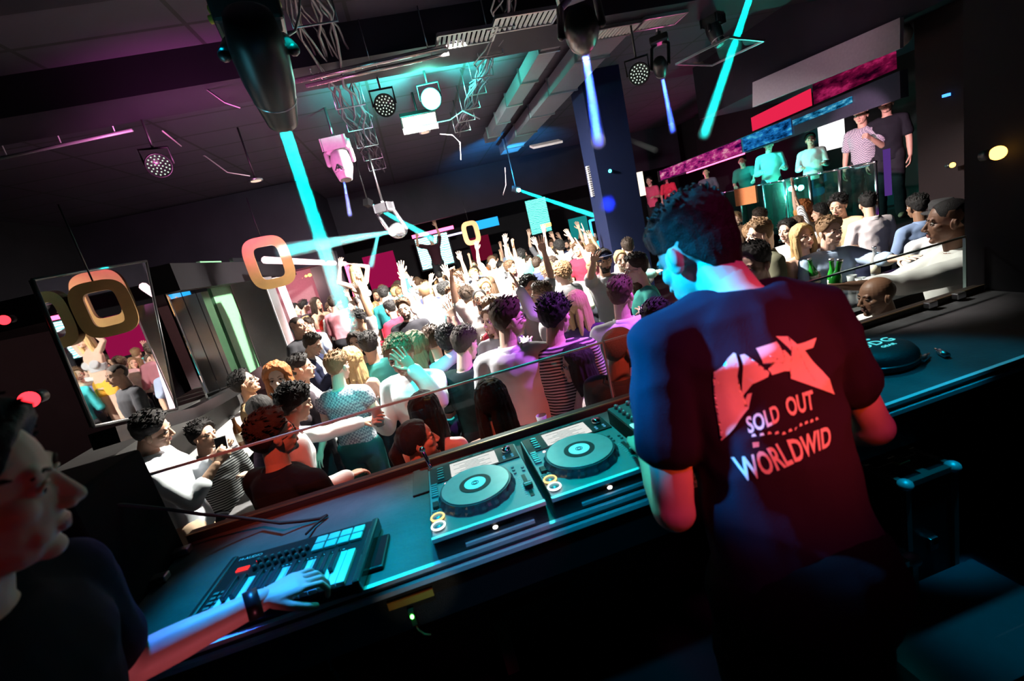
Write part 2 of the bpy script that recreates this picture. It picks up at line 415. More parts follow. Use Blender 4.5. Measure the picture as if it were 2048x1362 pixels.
HAIRC = {'black':(.008,.007,.007),'darkbrown':(.022,.013,.008),'brown':(.06,.032,.016),'light':(.17,.1,.05),'blond':(.42,.29,.13),'ginger':(.28,.09,.025),'grey':(.25,.24,.23)}
SKINC = {'fair':(.72,.47,.36),'mid':(.56,.34,.24),'tan':(.42,.25,.16),'dark':(.2,.1,.06),'brown':(.2,.105,.06)}
def glasses(bm, dark=False):
    for s in (-1, 1):
        c = V((s*.033,.0905,.0)); pts = [c+V((math.cos(a)*.024, -abs(math.cos(a))*.004*(1 if math.cos(a)*s > 0 else -0.2), math.sin(a)*.018)) for a in [2*math.pi*i/18 for i in range(19)]]
        tube(bm, pts, .0024, 5); tube(bm, [c+V((s*.024,-.004,.006)), V((s*.077,.05,.008)), V((s*.083,-.015,.0))], .0022, 5)
    tube(bm, [V((-.010,.092,.004)), V((.010,.092,.004))], .0024, 5)
PENDING = []
def new(name, me, parent=None, M=None):
    o = bpy.data.objects.new(name, me); PENDING.append(o)
    if parent is not None: o.parent = parent
    if M is not None: o.matrix_local = M
    return o
def dress(root, fig, hair, haircol, skin, topcol, botcol, topmat=None, botmat=None, shirtcol=(.8,.8,.82), specs=False, topname=None, hseed=1, collarcol=None):
    """hang hair and clothes on a body"""
    root.color = (*SKINC.get(skin, skin) , 1) if isinstance(skin, str) else (*skin, 1)
    if hair:
        h = new('hair', hair_mesh(hair, hseed), root, fig['MH']); h.color = (*HAIRC[haircol], 1)
    for k, nm, c, mm in (('shirt','shirt',shirtcol,CLOTH), ('top', topname or 'shirt', topcol, topmat or CLOTH), ('bottom','trousers',botcol,botmat or CLOTH), ('collar','collar',collarcol or topcol,topmat or CLOTH)):
        if k in fig:
            me = fig[k]
            if not me.materials: me.materials.append(mm)
            o = new(nm, me, root); o.color = (*c, 1)
            if me.materials[0] != mm:
                o.material_slots[0].link = 'OBJECT'; o.material_slots[0].material = mm
    if specs:
        b = bmesh.new(); glasses(b); new('glasses', to_mesh(b, 'glasses', [BLACKPL], True), root, fig['MH'])
def tag(o, label=None, cat=None, group=None, kind=None):
    if label: o['label'] = label
    if cat: o['category'] = cat
    if group: o['group'] = group
    if kind: o['kind'] = kind
    return o
# ---------------------------------------------------------------- scene helpers
def link(o):
    COL.objects.link(o); return o
def obj(name, bm, mats, parent=None, smooth=None, color=None, loc=None, rot=None):
    me = to_mesh(bm, name, mats if isinstance(mats, (list, tuple)) else [mats], smooth)
    o = link(bpy.data.objects.new(name, me))
    if parent is not None: o.parent = parent
    if color: o.color = (*color, 1)
    if loc is not None: o.location = loc
    if rot is not None: o.rotation_euler = rot
    return o
def empty(name, loc=(0,0,0), label=None, cat=None, group=None, rot=None):
    o = link(bpy.data.objects.new(name, None)); o.location = loc; o.empty_display_size = .1
    if rot is not None: o.rotation_euler = rot
    return tag(o, label, cat, group)
def BM(fn, *a, **k):
    bm = bmesh.new(); fn(bm, *a, **k); return bm
def bx(name, c, s, m, parent=None, R=None, bev=0., **k): return obj(name, BM(box, c, s, R, 0, bev), m, parent, **k)
def struct(o): o['kind'] = 'structure'; return o
def copy_tree(o, parent=None):
    c = o.copy(); COL.objects.link(c)
    if parent is not None: c.parent = parent
    for ch in o.children: copy_tree(ch, c)
    return c
def look(loc, tgt): return (V(tgt)-V(loc)).to_track_quat('-Z', 'Y').to_euler()
def lamp(kind, loc, tgt, e, col, size=.1, angle=40, blend=.4, const=False, sy=None):
    d = bpy.data.lights.new('stage_light', kind); d.energy = e; d.color = col
    if kind == 'AREA':
        d.size = size
        if sy: d.shape = 'RECTANGLE'; d.size_y = sy
    else: d.shadow_soft_size = size
    if kind == 'SPOT': d.spot_size = rad(angle); d.spot_blend = blend
    if const:
        d.use_nodes = True; nt = d.node_tree; em = next(n for n in nt.nodes if n.type == 'EMISSION')
        f = nt.nodes.new('ShaderNodeLightFalloff'); f.inputs['Strength'].default_value = 1
        nt.links.new(f.outputs['Constant'], em.inputs['Strength'])
    o = link(bpy.data.objects.new('stage_light', d)); o.location = loc
    if tgt is not None: o.rotation_euler = look(loc, tgt)
    return o
def quadprism(bm, pts, n, t):
    """flat outline with thickness t along n"""
    n = V(n).normalized()*t; a = [bm.verts.new(V(p)) for p in pts]; b = [bm.verts.new(V(p)+n) for p in pts]
    k = len(pts); bm.faces.new(a); bm.faces.new(list(reversed(b)))
    for i in range(k): bm.faces.new((a[i], b[i], b[(i+1) % k], a[(i+1) % k]))
def text_mesh(s, size, depth, align='CENTER', spacing=1., bold=0.):
    c = bpy.data.curves.new('lettering', 'FONT'); c.body = s; c.size = size; c.extrude = depth; c.align_x = align; c.align_y = 'CENTER'; c.space_character = spacing; c.resolution_u = 3; c.offset = bold
    o = bpy.data.objects.new('lettering', c); COL.objects.link(o)
    me = bpy.data.meshes.new_from_object(o.evaluated_get(bpy.context.evaluated_depsgraph_get()))
    bpy.data.objects.remove(o); bpy.data.curves.remove(c); return me

DARK = mat('dark_paint', (.009,.008,.010), .7, var=.3, scale=3, spec=.15)
FLOORM = mat('dark_floor', (.02,.018,.02), .35, var=.4, scale=4)
METAL = mat('brushed_metal', (.6,.6,.62), .28, 1., var=.1, scale=60)
CHROME = mat('chrome', (.85,.85,.87), .08, 1., var=.02)
ALU = mat('aluminium_trim', (.75,.76,.78), .42, .35, var=.08, scale=80)
RUBBER = mat('rubber', (.01,.01,.01), .8)
GOLD = mat('gold_paint', (.62,.36,.13), .42, .35, var=.15, scale=9)
WHITEPL = mat('white_plastic', (.8,.8,.8), .35)
SILVER = mat('silver_panel', (.55,.57,.6), .35, .6, var=.05)
DECKTOP = mat('deck_top', (.24,.25,.27), .35, .5, var=.04)
BOARD = mat('desk_board', (.055,.055,.06), .55, var=.5, scale=9, bump=.25, bscale=60)
CASEM = mat('case_laminate', (.008,.008,.009), .4, bump=.3, bscale=400)
MIRROR = mat('mirror_glass', (.85,.87,.88), .015, 1., var=0)
LED_TEAL = mat_emit('led_teal', (.05,1,.75), 6); LED_WHITE = mat_emit('led_white', (1,.93,.85), 30)
LED_PINK = mat_emit('led_pink', (1,.12,.3), 4.5); LED_BLUE = mat_emit('led_blue', (.05,.25,1), 3); LED_RED = mat_emit('led_red', (1,.02,.03), 5)
LED_AMBER = mat_emit('led_amber', (1,.45,.08), 6)
def glass_mat(name='clear_glass', tint=(.93,.97,.96), op=.06):
    m, nt, out = nodes_of(name); N = nt.nodes.new; L = nt.links.new
    t = N('ShaderNodeBsdfTransparent'); t.inputs[0].default_value = (*tint, 1); g = N('ShaderNodeBsdfGlossy'); g.inputs['Roughness'].default_value = .02
    f = N('ShaderNodeFresnel'); f.inputs[0].default_value = 1.35; mx = N('ShaderNodeMixShader'); ge = N('ShaderNodeNewGeometry'); mu = N('ShaderNodeMath'); mu.operation = 'MULTIPLY'; sb = N('ShaderNodeMath'); sb.operation = 'SUBTRACT'; sb.inputs[0].default_value = 1
    L(ge.outputs['Backfacing'], sb.inputs[1]); L(sb.outputs[0], mu.inputs[1]); L(f.outputs[0], mu.inputs[0]); L(mu.outputs[0], mx.inputs[0]); L(t.outputs[0], mx.inputs[1]); L(g.outputs[0], mx.inputs[2]); L(mx.outputs[0], out.inputs[0]); return m
GLASS = glass_mat()
def screen_mat(name, c1, c2, scale, s, dist=3., axis='Y'):
    """a lit LED screen with moving bands"""
    m, nt, out = nodes_of(name); N = nt.nodes.new; L = nt.links.new
    tc = N('ShaderNodeTexCoord'); w = N('ShaderNodeTexWave'); w.bands_direction = axis; w.inputs['Scale'].default_value = scale; w.inputs['Distortion'].default_value = dist; w.inputs['Detail'].default_value = 3
    r = N('ShaderNodeValToRGB'); r.color_ramp.elements[0].color = (*c1, 1); r.color_ramp.elements[1].color = (*c2, 1)
    r.color_ramp.elements[0].position = .3; r.color_ramp.elements[1].position = .6
    e = N('ShaderNodeEmission'); e.inputs[1].default_value = s
    L(tc.outputs['Object'], w.inputs[0]); L(w.outputs[0], r.inputs[0]); L(r.outputs[0], e.inputs[0]); L(e.outputs[0], out.inputs[0]); return m
def blotch_mat(name, cols, scale, s):
    """a glowing strip of soft coloured blotches standing in for reflected light"""
    m, nt, out = nodes_of(name); N = nt.nodes.new; L = nt.links.new
    tc = N('ShaderNodeTexCoord'); mp_ = N('ShaderNodeMapping'); mp_.inputs['Scale'].default_value = (scale,scale,scale*3.5)
    n = N('ShaderNodeTexNoise'); n.inputs['Scale'].default_value = 2.2; n.inputs['Detail'].default_value = 4; n.inputs['Roughness'].default_value = .65
    r = N('ShaderNodeValToRGB'); r.color_ramp.elements[0].position = .36; r.color_ramp.elements[0].color = (*cols[0], 1); r.color_ramp.elements[1].position = .72; r.color_ramp.elements[1].color = (*cols[2], 1)
    e1 = r.color_ramp.elements.new(.54); e1.color = (*cols[1], 1); e = N('ShaderNodeEmission'); e.inputs[1].default_value = s
    L(tc.outputs['Object'], mp_.inputs[0]); L(mp_.outputs[0], n.inputs['Vector']); L(n.outputs[0], r.inputs[0]); L(r.outputs[0], e.inputs[0]); L(e.outputs[0], out.inputs[0]); return m
def panel_mat(name, base, line, sx, sy, rough=.6):
    """ceiling panels: brick texture of wide tiles"""
    m, nt, out = nodes_of(name); N = nt.nodes.new; L = nt.links.new
    p = N('ShaderNodeBsdfPrincipled'); p.inputs['Roughness'].default_value = rough
    tc = N('ShaderNodeTexCoord'); b = N('ShaderNodeTexBrick'); b.inputs['Scale'].default_value = 1; b.inputs['Brick Width'].default_value = sx; b.inputs['Row Height'].default_value = sy
    b.inputs['Mortar Size'].default_value = .018; b.offset = 0
    b.inputs['Color1'].default_value = (*base, 1); b.inputs['Color2'].default_value = (base[0]*.75, base[1]*.75, base[2]*.75, 1); b.inputs['Mortar'].default_value = (*line, 1)
    L(tc.outputs['Object'], b.inputs['Vector']); L(b.outputs[0], p.inputs['Base Color']); L(p.outputs[0], out.inputs[0]); return m

# ---------------------------------------------------------------- the room
CZ = 4.35
struct(bx('floor', (1.5,6.5,-.05), (16,20,.1), FLOORM))
struct(bx('floor_booth', (.5,-.3,.2), (4.4,4.2,.4), FLOORM))
CEIL = panel_mat('ceiling_panels', (.036,.027,.048), (.005,.005,.008), 1.22, .62, .8)
struct(bx('ceiling', (1.5,6.5,CZ+.05), (16,20,.1), CEIL))
struct(bx('wall_back', (1.5,16.4,2.2), (16,.2,4.4), DARK)); struct(bx('wall_front', (1.5,-3.1,2.2), (16,.2,4.4), DARK))
struct(bx('wall_right', (9.4,6.5,2.2), (.2,20,4.4), DARK)); struct(bx('wall_left', (-6.4,6.5,2.2), (.2,20,4.4), DARK))
struct(bx('wall_booth_right', (2.72,-.62,2.2), (.14,4.84,4.3), DARK))
SOFF = mat('soffit_paint', (.016,.012,.02), .6, var=.3, scale=2, spec=.15)
struct(bx('trim_1', (1.4,13.9,3.75), (15,.3,1.2), SOFF))                                  # back soffit
struct(bx('trim_2', (.6,4.95,4.2), (13,.55,.3), SOFF)); struct(bx('trim_3', (.6,3.35,4.24), (13,.35,.22), SOFF))   # ceiling beams
struct(bx('trim_4', (-4.1,12.2,3.45), (4.4,3.2,1.75), SOFF)); struct(bx('trim_7', (-4.35,8.1,2.62), (3.6,5.0,.3), DARK))                                 # box over the left niche
struct(bx('trim_5', (6.9,5.7,3.9), (2.2,5,.9), SOFF))                                     # lowered ceiling over the balcony

# left wall: mirrors, column, niche
mp = [(-2.148, 3.146, 2.597), (-2.132, 3.057, 1.688), (-2.366, 4.334, 1.429), (-2.502, 5.079, 2.785)]
mr = empty('wall_mirror', mp[1], 'tall leaning wall mirror on the far left reflecting the dancer and the crowd', 'mirror')
def rel(pts, o): return [V(p)-V(o) for p in pts]
obj('mirror_panel', BM(quadprism, rel(mp, mp[1]), (-.983,-.18,0), .02), MIRROR, mr)
fr = bmesh.new()
for a, b in zip(mp, mp[1:]+mp[:1]): tube(fr, [V(a)-V(mp[1]), V(b)-V(mp[1])], .012, 6)
obj('frame', fr, mat('dark_frame', (.1,.1,.1), .3, .8), mr)
m2 = [(-2.72,5.62,2.75),(-2.72,5.62,1.2),(-2.66,6.5,1.2),(-2.66,6.5,2.75)]
m2o = empty('wall_mirror', m2[1], 'narrow upright mirror panels between the left mirror and the grey column', 'mirror')
for k in range(3):
    a = V(m2[1]).lerp(V(m2[2]), k/3+.01); b = V(m2[1]).lerp(V(m2[2]), (k+1)/3-.01); up = V((0,0,1.55)); o_ = V(m2[1])
    obj('mirror_panel', BM(quadprism, [a-o_, b-o_, b-o_+up, a-o_+up], (-1,.1*(k-1),0), .02), MIRROR, m2o)
lg = bmesh.new(); pts = [V((-2.132, 3.057, 1.688))+V((.06,-.05,-.03)), V((-2.366, 4.334, 1.429))+V((.06,0,-.03)), V((-2.64,6.5,1.17))]
for a, b in zip(pts, pts[1:]):
    d = (b-a); box(lg, (a+b)/2+V((0,0,-.05)), (.14, d.length, .1), frame_to(d).to_4x4().to_3x3() @ Matrix.Rotation(rad(-90), 3, 'X'))
tag(obj('ledge', lg, mat('black_lacquer', (.012,.012,.013), .25)), 'black lacquer ledge running under the left wall mirrors', 'ledge')
struct(bx('wall_alcove', (-3.05,4.2,.62), (.5,4.8,1.24), mat('grey_panel', (.07,.068,.065), .7, var=.2, scale=5)))
COLM = mat('mirrored_column', (.42,.41,.40), .22, .85, var=.2, scale=3)
cc = empty('column', (-2.25,6.9,0), 'square grey mirrored column behind the seated group, beside the second gold ring sign', 'column')
bx('shaft', (0,0,1.22), (.4,.42,2.44), COLM, cc); bx('edge_strip', (.21,-.21,1.22), (.015,.015,2.44), ALU, cc); bx('base', (0,0,.06), (.46,.48,.12), BLACKPL, cc)
tag(bx('wall_panel', (-2.85,7.35,2.0), (.05,.7,1.7), mat('green_lit_panel', (.2,.5,.26), .5)), 'green lit upright wall panel left of the grey column', 'wall panel')  # green light on this panel is put into its base colour
tag(bx('wall_panel', (-2.65,7.9,1.9), (.05,.6,1.9), mat('black_gloss_panel', (.01,.01,.012), .12)), 'glossy black upright wall panel behind the grey column', 'wall panel')
pf = empty('neon_arch', (-2.1,7.2,1.2), 'pink and white light frame around the niche opening on the left wall', 'light frame')
LEDW = mat_emit('led_pinkwhite', (1,.62,.66), 3.2)
def bar(name, a, b, w, m, par, o): return obj(name, BM(tube, rel([a, b], o), w, 8), m, par)
bar('post', (-2.055, 7.431, 2.373), (-1.94, 7.179, 0.904), .055, LEDW, pf, (-2.1,7.2,1.2))
bar('top_bar', (-2.143, 7.417, 2.7), (-1.834, 12.829, 2.515), .055, LEDW, pf, (-2.1,7.2,1.2))
bar('post', (-1.809, 12.824, 2.509), (-1.779, 12.513, 1.179), .06, LED_PINK, pf, (-2.1,7.2,1.2))
struct(bx('wall_niche', (-4.1,11.9,1.4), (3.8,.1,2.8), mat('niche_wall', (.2,.15,.16), .8)))
tag(bx('doorway_panel', V((-2.127, 11.691, 1.879)), (.7,.06,1.9), mat('door_black', (.012,.012,.02), .4)), 'dark doorway panel at the back of the left niche', 'door panel')
nl = empty('neon_strip', (-2.446, 11.906, 1.69), 'thin green neon strip upright on the niche back wall', 'neon'); bar('tube', (0,0,0), (0,0,.8), .03, mat_emit('neon_green', (.3,.9,.6), 2), nl, (0,0,0))
for k, q_ in enumerate(((-2.753, 11.909, 2.39), (-2.658, 11.9, 2.417), (-2.57, 11.887, 2.42))):
    w_ = empty('wall_lamp', q_, ['small yellow wall lamp in the left niche, nearest the gold ring sign','small yellow wall lamp in the left niche, middle of three','small yellow wall lamp in the left niche, nearest the doorway panel'][k], 'wall lamp', 'niche wall lamps')
    obj('bulb', BM(ell, (0,0,0), (.06,.06,.05)), LED_AMBER, w_); bx('bracket', (0,.07,0), (.05,.1,.05), BLACKPL, w_)

# gold ring signs
def ring_sign(c, h, w, R, th, lab, mt, dep=.06):
    o = empty('ring_sign', c, lab, 'sign', 'gold ring signs')
    def outline(a, b, n=48, p=3.4): return [((abs(math.cos(t))**(2/p))*math.copysign(a, math.cos(t)), (abs(math.sin(t))**(2/p))*math.copysign(b, math.sin(t))) for t in [2*math.pi*i/n for i in range(n)]]
    oo = outline(w/2, h/2); ii = outline(w/2-th, h/2-th*.95, p=5); bm = bmesh.new(); n = 48; vs = []
    for q, z in ((oo,-dep/2),(oo,dep/2),(ii,dep/2),(ii,-dep/2)): vs.append([bm.verts.new(R @ V((x, z, y))) for x, y in q])
    for k in range(4):
        for i in range(n): bm.faces.new((vs[k][i], vs[k][(i+1) % n], vs[(k+1) % 4][(i+1) % n], vs[(k+1) % 4][i]))
    obj('ring', bm, mt, o); obj('hanging_rod', BM(tube, [R @ V((0,0,h/2-.01)), R @ V((0,0,h/2+.5))], .006, 6), BLACKPL, o)
def yaw(d): return Matrix.Rotation(rad(d), 3, 'Z')
ring_sign((-2.061, 3.483, 2.364), .37, .31, yaw(25), .072, 'large gold ring sign hanging in front of the left mirror', GOLD)
ring_sign((-1.84, 6.513, 2.596), .67, .55, yaw(14), .13, 'large gold ring sign above the grey column', GOLD)
ring_sign((1.513, 11.769, 2.497), .6, .44, yaw(0), .12, 'small orange gold ring sign far away above the crowd', mat('gold_far', (.75,.36,.15), .4, .2))

# white tables and sofas on the left
WT = mat('white_table', (.82,.8,.77), .5)
t = empty('low_table', (-2.39,5.3,0), 'white low table by the left wall with a bottle at its end', 'table'); bx('tabletop', (0,.1,.8), (.75,1.9,.06), WT, t, bev=.01); bx('base', (0,.1,.39), (.4,1.5,.76), DARK, t)
t = empty('sofa', (-2.35,3.6,0), 'dark grey sofa in front of the left mirror', 'sofa')
SOFA = mat('sofa_leather', (.06,.055,.06), .45, bump=.3)
bx('seat', (0,0,.3), (.7,1.9,.34), SOFA, t, bev=.04); bx('backrest', (-.32,0,.65), (.2,1.9,.5), SOFA, t, bev=.05)
t = empty('low_table', (-1.581, 3.726, 0.62)[:2]+(0,), 'dark grey low table between the phone man and the man in black', 'table'); bx('tabletop', (0,.15,.62), (.7,1.,.05), mat('grey_table', (.16,.15,.16), .35), t, bev=.01); bx('base', (0,.15,.3), (.3,.5,.58), DARK, t)

# far end
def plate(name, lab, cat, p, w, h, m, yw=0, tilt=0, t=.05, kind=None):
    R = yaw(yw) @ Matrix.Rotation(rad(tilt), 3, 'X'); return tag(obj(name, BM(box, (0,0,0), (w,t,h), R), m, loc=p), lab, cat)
SCR = screen_mat('video_wall', (.15,.5,.5), (.9,1,1), 5, 2.2, 6, 'Z')
so = empty('video_screen', (0.615, 14.426, 2.135), 'white and teal video screen far away left of the small ring sign', 'screen'); so.rotation_euler.z = rad(-8)
bx('display', (0,0,.15), (1.0,.05,.95), SCR, so); bx('top_light', (.1,-.03,.72), (1.3,.06,.1), LED_PINK, so); bx('housing', (0,.06,.15), (1.1,.06,1.05), DARK, so)
plate('light_strip', 'bright blue light strip far away right of the small ring sign', 'light strip', (2.23, 13.468, 2.703), .75, .25, mat_emit('blue_strip', (.02,.35,.9), 1.6))
plate('light_strip', 'thin white and violet light strip far away left of the small ring sign', 'light strip', (1.311, 13.594, 2.615), .5, .05, mat_emit('violet_strip', (.7,.6,1), 3))
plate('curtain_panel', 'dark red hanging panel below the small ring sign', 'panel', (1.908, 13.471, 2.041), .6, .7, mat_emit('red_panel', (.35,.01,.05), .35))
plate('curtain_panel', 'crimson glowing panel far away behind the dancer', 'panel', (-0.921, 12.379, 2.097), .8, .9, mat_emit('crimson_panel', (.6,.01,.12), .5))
plate('poster_screen', 'teal upright poster screen far away above raised hands', 'screen', (3.839, 13.489, 2.564), .62, 1.0, screen_mat('poster', (.02,.45,.4), (.3,1,.85), 7, 1.5, 5, 'Z'))
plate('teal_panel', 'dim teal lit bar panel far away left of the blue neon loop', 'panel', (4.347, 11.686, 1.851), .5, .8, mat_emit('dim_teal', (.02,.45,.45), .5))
bf = empty('neon_loop', (4.787, 11.588, 1.731), 'small blue light frame far away left of the dark column', 'light frame')
for c, s in (((0,0,.36),(.3,.04,.06)),((0,0,-.3),(.34,.04,.2)),((-.15,0,0),(.05,.04,.75)),((.15,0,0),(.05,.04,.75))): bx('bar', c, s, mat_emit('blue_frame', (.05,.55,1), 2), bf)
plate('menu_light', 'small amber lit sign far away right of the teal poster screen', 'sign', (3.829, 12.897, 2.241), .3, .1, LED_AMBER)
plate('wall_poster', 'black and white poster high beside the dark blue column', 'poster', (3.179, 7.512, 2.756), .12, .5, mat_wave('poster_print', (.7,.7,.7), (.05,.05,.05), 9, 'Z', dist=4), yw=10)
plate('wall_light', 'white lit upright panel right of the dark blue column', 'light', (4.056, 7.526, 2.526), .1, .4, mat_emit('cream_panel', (1,.85,.65), 1.6))
co = empty('column', (3.498, 7.441, 1.766)[:2]+(0,), 'wide dark blue square column right of the far screens', 'column')
bx('shaft', (0,0,2.2), (.66,.5,4.3), mat('blue_black_paint', (.006,.010,.032), .6, spec=.1), co); bx('base', (0,0,.08), (.72,.56,.16), BLACKPL, co)
po = empty('column', (6.35,4.35,0), 'tall black pillar at the right end of the balcony', 'column')
bx('shaft', (0,0,2.2), (.55,.5,4.3), mat('pillar_black', (.010,.005,.006), .7, spec=.15), po); bx('base', (0,0,.08), (.6,.56,.16), BLACKPL, po)

pod = (0.551, 13.906, 2.539); struct(bx('floor_podium', (pod[0],pod[1],.5), (1.4,.7,1.0), DARK))
plate('orange_board', 'orange board hanging on the balustrade left of the teal lamp', 'board', (6.025, 7.48, 1.893), .42, .3, mat('orange_board', (.9,.28,.1), .6), yw=-75)
# right balcony (VIP)
F = [V((6.3,4.95,0)), V((7.08,8.47,0)), V((7.7,13.2,0))]
def along(k): return F[0].lerp(F[1], k) if k <= 1 else F[1].lerp(F[2], k-1)
def strip(bm, k0, k1, z0, z1, off=0., t=.06):
    a, b = along(k0), along(k1); n = V((-(b-a).y, (b-a).x, 0)).normalized()
    a = a+n*off; b = b+n*off
    quadprism(bm, [(a.x,a.y,z0), (b.x,b.y,z0), (b.x,b.y,z1), (a.x,a.y,z1)], -n, t)
struct(obj('floor_balcony', BM(quadprism, [(*F[0].xy,1.0), (*F[1].xy,1.0), (*F[2].xy,1.0), (9.3,13.2,1.0), (9.3,4.6,1.0)], (0,0,1), .1), DARK))
hd = bmesh.new(); strip(hd, 0, 1, 2.7, 3.02, 0, .1); strip(hd, 1, 2, 2.7, 3.02, 0, .1)
struct(obj('trim_6', hd, mat('gloss_fascia', (.03,.03,.045), .12)))
LB = blotch_mat('reflection_blue', ((.0,.01,.05),(.01,.16,.5),(.1,.7,.9)), 1.3, .9); LPK = blotch_mat('reflection_pink', ((.03,.0,.05),(.55,.03,.25),(1,.5,.6)), 1.3, .8)  # coloured reflections on the glossy fascia, put in as glowing strips
def stripobj(name, lab, cat, k0, k1, z0, z1, m, off=.03, t=.02, group=None): return tag(obj(name, BM(strip, k0, k1, z0, z1, off, t), m), lab, cat, group)
stripobj('fascia_reflection', 'blue light reflected in the balcony fascia', 'light strip', .62, 1.05, 2.73, 3.0, LB)
stripobj('fascia_reflection', 'pink light reflected in the far end of the balcony fascia', 'light strip', 1.07, 1.95, 2.73, 3.0, LPK)
stripobj('light_strip', 'teal light reflected along the balcony fascia near the black pillar', 'light strip', .22, .6, 2.86, 2.95, blotch_mat('reflection_teal', ((.0,.02,.06),(.02,.25,.5),(.3,.9,1)), 2, .8))  # teal reflection on the fascia, also put in as a glowing strip
stripobj('light_strip', 'hot pink edge light under the far balcony fascia', 'light strip', 1.05, 1.6, 2.68, 2.71, LED_PINK)
stripobj('red_glow_panel', 'red glow over the balcony above the blue reflection', 'glow panel', .45, .95, 3.05, 3.3, mat_emit('red_glow', (.9,.02,.08), .9), .05)  # red glow above the fascia, put in as panels that emit
stripobj('red_glow_panel', 'dark crimson glow with streaks over the balcony beside the pillar', 'glow panel', .0, .43, 3.05, 3.42, blotch_mat('crimson_streaks', ((.02,.0,.01),(.2,.005,.05),(.8,.03,.2)), 1.1, .6), .05)
pp = [(5.6, 6.542, 3.56), (5.6, 6.596, 3.217), (5.6, 4.387, 3.147), (5.6, 4.375, 3.445)]
tag(obj('soffit_panel', BM(quadprism, pp, (1,0,0), .05), mat('lilac_panel', (.42,.36,.42), .6)), 'wide lilac grey sloping panel above the balcony', 'panel')
bw = bmesh.new(); quadprism(bw, [(8.6,4.6,1.1),(9.0,13.,1.1),(9.0,13.,4.2),(8.6,4.6,4.2)], (1,0,0), .1)
struct(obj('wall_balcony', bw, DARK))
GR = glass_mat('balcony_glass', (.55,.95,.85))
def frosted(m):
    nt = m.node_tree; mx = next(n for n in nt.nodes if n.type == 'MIX_SHADER'); out = next(n for n in nt.nodes if n.type == 'OUTPUT_MATERIAL')
    t = nt.nodes.new('ShaderNodeBsdfTranslucent'); t.inputs[0].default_value = (.5,.8,.75,1); m2_ = nt.nodes.new('ShaderNodeMixShader'); m2_.inputs[0].default_value = .14
    nt.links.new(mx.outputs[0], m2_.inputs[1]); nt.links.new(t.outputs[0], m2_.inputs[2]); nt.links.new(m2_.outputs[0], out.inputs[0])
frosted(GR)
for k in range(6):
    k0 = .12+k*.2; o = empty('balustrade_panel', along(k0+.1)+V((0,0,1.1)), ['glass balustrade panel nearest the black pillar','second glass balustrade panel from the black pillar','third glass balustrade panel from the black pillar','fourth glass balustrade panel from the black pillar','fifth glass balustrade panel from the black pillar','glass balustrade panel farthest from the black pillar'][k], 'balustrade', 'balcony balustrade panels')
    c = along(k0+.1)+V((0,0,1.1)); b = bmesh.new(); strip(b, k0+.01, k0+.19, 1.12, 1.98, 0, .015); b.transform(Matrix.Translation(-c)); obj('glass', b, GR, o)
    b = bmesh.new(); tube(b, [along(k0)+V((0,0,2.0))-c, along(k0+.2)+V((0,0,2.0))-c], .018, 8); obj('handrail', b, CHROME, o)
    b = bmesh.new(); a = along(k0+.005)-c; tube(b, [a+V((0,0,1.1)), a+V((0,0,2.0))], .02, 8); obj('post', b, METAL, o)
stripobj('light_strip', 'bright teal light bar standing behind the balustrade', 'light strip', .70, .712, 1.15, 1.9, LED_TEAL, -.1)
tl = empty('floor_light', along(.72)+V((.15,0,1.82)), 'bright teal lamp glaring behind the balustrade', 'lamp'); obj('lens', BM(ell, (0,0,0), (.07,.07,.05)), mat_emit('teal_glare', (.3,1,.85), 60), tl); bx('housing', (.08,0,0), (.08,.1,.1), BLACKPL, tl)
lamp('POINT', along(.72)+V((-.25,0,1.8)), None, 80, (.05,1,.75), .05)
stripobj('light_strip', 'violet light strip along the foot of the balcony by the pillar', 'light strip', .06, .4, 1.08, 1.12, mat_emit('violet_led', (.6,.05,1), 4), .04)
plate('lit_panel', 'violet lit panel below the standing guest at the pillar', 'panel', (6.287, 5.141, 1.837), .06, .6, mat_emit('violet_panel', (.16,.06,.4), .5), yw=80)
plate('video_screen', 'white bright tilted screen behind the balcony guests', 'screen', (8.4, 7.917, 2.598), .42, .5, mat_emit('white_screen', (1,.95,.95), 2.2), yw=-35)
ld = bmesh.new(); strip(ld, -.05, .12, 1.1, 2.95, -.1, .04)
bb = empty('bottle_shelf', (7.4,4.72,1.1), 'lit amber shelf column at the right edge of the balcony', 'shelf'); bx('back', (0,.1,.95), (.5,.04,1.8), DARK, bb)
for k in range(6): bx('shelf', (0,0,.15+k*.3), (.5,.2,.02), METAL, bb); bx('light', (-.18,.06,.25+k*.3), (.05,.02,.07), LED_AMBER if k % 2 else mat_emit('led_lilac', (.7,.5,1), 3), bb)
